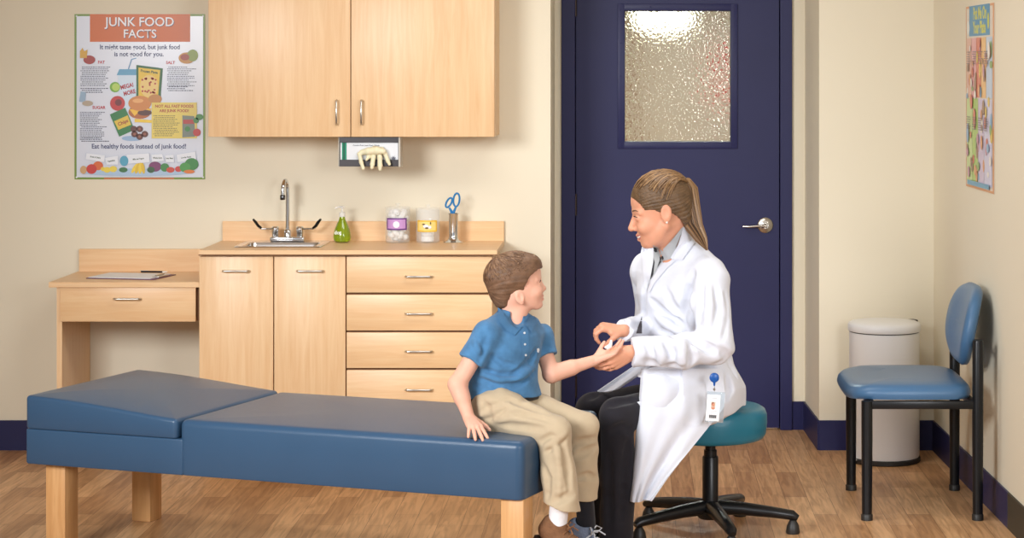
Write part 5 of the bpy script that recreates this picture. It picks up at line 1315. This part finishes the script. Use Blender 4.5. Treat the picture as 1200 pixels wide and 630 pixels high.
# seams and folds
G = [(((806, 340), (803, 362), (804, 386)), .011), (((790, 392), (806, 390), (820, 402), (836, 414)), .009), (((808, 394), (824, 404), (838, 410)), .006), (((780, 402), (788, 414), (790, 428)), .007), (((808, 404), (812, 418), (806, 430)), .006), (((758, 402), (764, 412), (762, 428)), .006), (((756, 424), (775, 429), (800, 428)), .005),
     (((768, 366), (784, 376), (802, 386)), .010), (((762, 350), (776, 366), (796, 378)), .007), (((780, 340), (786, 356), (798, 368)), .006), (((822, 330), (824, 352), (818, 378)), .009), (((838, 335), (842, 360), (838, 392)), .008), (((851, 345), (850, 372), (846, 396)), .007), (((812, 318), (808, 330), (806, 345)), .006),
     (((846, 408), (856, 422), (862, 440)), .007), (((800, 436), (825, 434), (845, 424)), .007), (((740, 330), (746, 345), (744, 362)), .007), (((736, 350), (740, 366), (750, 372)), .006), (((732, 372), (740, 380), (752, 382)), .006), (((757, 330), (754, 350), (752, 372)), .006), (((852, 440), (856, 455), (850, 468)), .006), (((775, 388), (790, 392), (800, 390)), .006)]
for pl, r in G: K.crease(list(pl), r, .022)
for pl, r in ((((770, 372), (786, 382), (804, 392)), .008), (((796, 398), (800, 412), (798, 428)), .008), (((812, 345), (812, 365), (811, 384)), .008), (((830, 335), (832, 360), (828, 385)), .007), (((845, 345), (846, 370), (842, 395)), .007), (((770, 402), (776, 414), (774, 428)), .006), (((815, 396), (830, 408)), .006)): K.crease(list(pl), r, .020, add=True)
K.ripple(lambda x, y, z: .0016*np.sin(34*x+10*np.sin(9*z)+16*z+4*np.sin(14*y))+.0012*np.sin(52*z-20*x+5*np.sin(17*x)))
coat = K.mesh('lab_coat', WC, WM, 1); del K
# hanging skirt panel on the near side of the thigh
rows = []
NR, NC = 40, 44
for i in range(NR):
    t = i/(NR-1); py = 432+(587-432)*t
    xl = 752-14*t**1.2
    xr = float(np.interp(py, [432, 470, 490, 525, 560, 587], [846, 850, 838, 810, 782, 763]))
    row = []
    for j in range(NC):
        s = j/(NC-1); px = xl+(xr-xl)*s
        D = float(np.interp(px, [738, 752, 800, 850], [7.352, 7.335, 7.37, 7.47]))
        D += .055*max(0, .35-t)/.35*(1 if px < 800 else .6)
        D += t*(.016*math.sin(s*9.0+1.2+1.0*t)+.008*math.sin(s*19+3*t))-.005*math.exp(-((s-.62)/.10)**2)*t
        if s < .05: D += .03*(1-s/.05)**2
        row.append(tuple(at(px, py+ (1.2*math.sin(s*6) if i == NR-1 else 0), D)))
    rows.append(row)
sheet('coat_skirt', rows, WC, WM, .005)
# far panel of the coat under the joined hands
rows = []
for i in range(10):
    t = i/9; row = []
    for j in range(12):
        s = j/11; pxl, pyl = 758-58*t, 418+40*t; pxr, pyr = 762-36*t, 432+24*t
        row.append(tuple(at(pxl+(pxr-pxl)*s, pyl+(pyr-pyl)*s+2*math.sin(s*4), 7.60+.05*t+.01*math.sin(s*7)-.05*s)))
    rows.append(row)
sheet('coat_flap', rows, WC, WM, .004)
z7 = lambda L_: [(720+x/7, 260+y/7) for x, y in L_]
SHI = cloth('grey_blouse', (178, 182, 186), .8, .2, 500); 
patch('blouse', [coat, bodyW], z7([(318, 190), (352, 208), (398, 240), (440, 262), (470, 300), (400, 318), (352, 380), (300, 470), (286, 470), (318, 330)]), .003, SHI, WM, step=2.0)
patch('blouse_collar', [coat, bodyW], z7([(556, 44), (575, 56), (540, 120), (470, 300), (440, 296), (396, 250), (400, 222), (470, 150)]), .008, SHI, WM, step=2.0)
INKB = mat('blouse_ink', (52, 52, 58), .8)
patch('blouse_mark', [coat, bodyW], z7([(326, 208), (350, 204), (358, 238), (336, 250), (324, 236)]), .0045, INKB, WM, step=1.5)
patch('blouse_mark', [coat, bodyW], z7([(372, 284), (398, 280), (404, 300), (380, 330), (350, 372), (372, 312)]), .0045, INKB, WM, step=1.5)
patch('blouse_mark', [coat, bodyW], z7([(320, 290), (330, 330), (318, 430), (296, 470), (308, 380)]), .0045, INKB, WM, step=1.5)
patch('collar', [coat, bodyW], z7([(566, 36), (600, 70), (664, 166), (640, 190), (556, 312), (470, 306), (462, 290), (520, 190), (548, 110)]), .010, WC, WM, step=2.0)
patch('lapel', coat, z7([(225, 205), (300, 186), (322, 196), (318, 330), (292, 470), (262, 570), (240, 520), (222, 380), (216, 250)]), .007, WC, WM, step=2.0)
patch('lapel', coat, z7([(462, 300), (500, 318), (430, 380), (330, 500), (292, 570), (262, 575), (300, 470), (356, 385), (410, 325)]), .006, WC, WM, step=2.0)
z6 = lambda L_: [(720+x/6.3, 340+y/6.3) for x, y in L_]
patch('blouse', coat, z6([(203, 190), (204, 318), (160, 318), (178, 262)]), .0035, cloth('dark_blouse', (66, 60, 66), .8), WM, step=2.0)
skp = [o for o in bpy.data.objects if o.name == 'coat_skirt'][0]
z25 = lambda L_: [(670+x/2.521, 380+y/2.52) for x, y in L_]
patch('pocket', skp, [(781, 450), (826, 449), (829, 478), (822, 497), (812, 500), (790, 494), (782, 480)], .003, WC, WM, step=3)
patch('coat_button', skp, [(763+2.0*math.cos(t), 474+2.2*math.sin(t)) for t in [2*PI*k/14 for k in range(14)]], .002, mat('button_white', (226, 226, 232), .35), WM, step=1)

# ---- trousers and shoes
BK = cloth('black_suiting', (36, 34, 40), .8, .2, 500, .03, .1)
T_ = Fld((-.20, -2.30, .03), (.40, -1.62, .66), .0042)
T_.cap(V3(815, 470, 7.60), V3(723, 486, 7.37), .078, .056, .03); T_.cap(V3(806, 466, 7.80), V3(694, 480, 7.66), .078, .058, .03)
T_.cap(V3(723, 486, 7.37), V3(725, 560, 7.40), .056, .061, .02); T_.cap(V3(725, 560, 7.40), V3(721, 648, 7.42), .061, .058, .02)
T_.cap(V3(694, 480, 7.66), V3(692, 640, 7.68), .057, .056, .02)
T_.ell(V3(815, 462, 7.70), (.15, .13, .10), None, .03)
for pl, r in ((((716, 505), (730, 500), (745, 506)), .007), (((712, 474), (726, 470), (744, 468)), .007), (((735, 520), (731, 560), (729, 610)), .006), (((714, 530), (713, 570), (714, 620)), .006), (((690, 466), (704, 458), (724, 452)), .006)): T_.crease(list(pl), r, .022)
hz_ = V3(721, 644, 7.42); T_.half((0, 0, .065), (0, 0, -1), (-.3, -2.4, 0), (.2, -1.6, .09))
T_.ripple(lambda x, y, z: .0012*np.sin(26*z+10*x+4*np.sin(12*x+9*z)))
T_.mesh('trousers', BK, WM, 1); del T_
for (p, dv) in (((V3(721, 648, 7.42)[0], V3(721, 648, 7.42)[1], .115), (-.75, -.6, -.04)), ((V3(692, 640, 7.68)[0], -1.82, .115), (-.8, -.5, -.04))):
    shoe('shoe', None, p, dv, 1.25 if False else 1.0, mat('black_leather', (26, 25, 28), .35), mat('sole_black', (18, 18, 20), .6), WM)

# ---- badge on a blue reel, clipped to the coat
D_b = 7.36
bd = thing('name_badge', 'identity badge in a clear sleeve hanging from a blue reel on the white coat', 'badge', tuple(at(837, 442, 7.335)))
base = np.array(bd.location)
b = NB(); lathe(b, [(0, 0), (.014, 0), (.0165, .003), (.0165, .007), (.013, .0095), (0, .010)], (0, 0, 0), 28, mtx=R90); mk('reel', b, mat('reel_blue', (20, 82, 158), .35), bd)
b = NB(); tube(b, [(0, -.004, -.015), (0, -.004, -.028)], [.005, .0028], 10); mk('spout', b, mat('reel_blue', (20, 82, 158)), bd)
b = NB(); tube(b, [(0, -.004, -.028), (.001, -.006, -.038), (0, -.006, -.046)], .0016, 8); lathe(b, [(0, 0), (.004, 0), (.004, .003), (0, .003)], (0, -.004, -.040), 12, mtx=R90); mk('clip', b, MCHROME, bd)
Rb = Matrix.Translation((0.0, -.004, -.06)) @ Matrix.Rotation(math.radians(4), 4, 'Y')
b = NB(); box(b, -.0255, .036, -.0015, .0005, -.092, .012, .0006, mtx=Rb); mk('sleeve', b, mat('clear_sleeve', (225, 235, 240), .08, trans=.92, ior=1.1), bd)
b = NB(); box(b, -.024, .0215, -.0028, -.0016, -.088, .002, .0006, mtx=Rb); cdm = mk('card', b, mat('card_white', (238, 238, 240), .5), bd)
def card(name, x0, x1, z0_, z1_, rgb, dy=.003):
    b = NB(); box(b, x0, x1, -dy-.0003, -dy, z0_, z1_, mtx=Rb); mk(name, b, mat('card_%d_%d' % rgb[:2], rgb, .5), cdm, sm=0)
card('photo', -.009, .006, -.046, -.022, (206, 186, 168)); 
b = NB(); ball(b, (0, 0, 0), .0048, (1, .12, 1.25), 12, mtx=Rb @ Matrix.Translation((-.0015, -.0034, -.032))); ball(b, (0, 0, 0), .0058, (1, .1, .8), 12, mtx=Rb @ Matrix.Translation((-.0015, -.0033, -.044))); mk('portrait', b, mat('card_face', (206, 140, 110), .6), cdm)
b = NB(); ball(b, (0, 0, 0), .0054, (1, .1, 1.2), 12, mtx=Rb @ Matrix.Translation((-.0025, -.0032, -.030))); mk('portrait_hair', b, mat('card_hair', (120, 60, 36), .6), cdm)
b = NB()
for k in range(14): box(b, -.013+k*.0018, -.0124+k*.0018+(.0005 if k % 3 else .0009), -.0033, -.003, -.078, -.067, mtx=Rb)
mk('barcode', b, mat('card_ink', (30, 30, 34), .6), cdm, sm=0)['kind'] = 'stuff'
b = NB()
for k, (xa, xb) in enumerate(((-.012, .010), (-.014, .012), (-.010, .008))): box(b, xa, xb, -.0032, -.003, (-.0105, -.0535, -.0585)[k], (-.009, -.0525, -.0575)[k], mtx=Rb)
mk('print_line', b, mat('card_grey', (150, 150, 160), .6), cdm, sm=0)['kind'] = 'stuff'

# ---- white finger dressing between the hands
fd = thing('finger_bandage', "white gauze dressing held on the boy's open palm by the woman's fingers", 'bandage', tuple(at(714, 404, 7.30)))
b = NB(); tube(b, [(-.009, .0, -.010), (-.004, -.002, -.007), (.003, -.002, -.002), (.006, -.001, .008), (.0065, 0, .017)], [.006, .0085, .0075, .005, .0035], 12); ball(b, (-.006, 0, -.008), .009, (1.2, 1, .6), 12); mk('gauze', b, cot, fd)
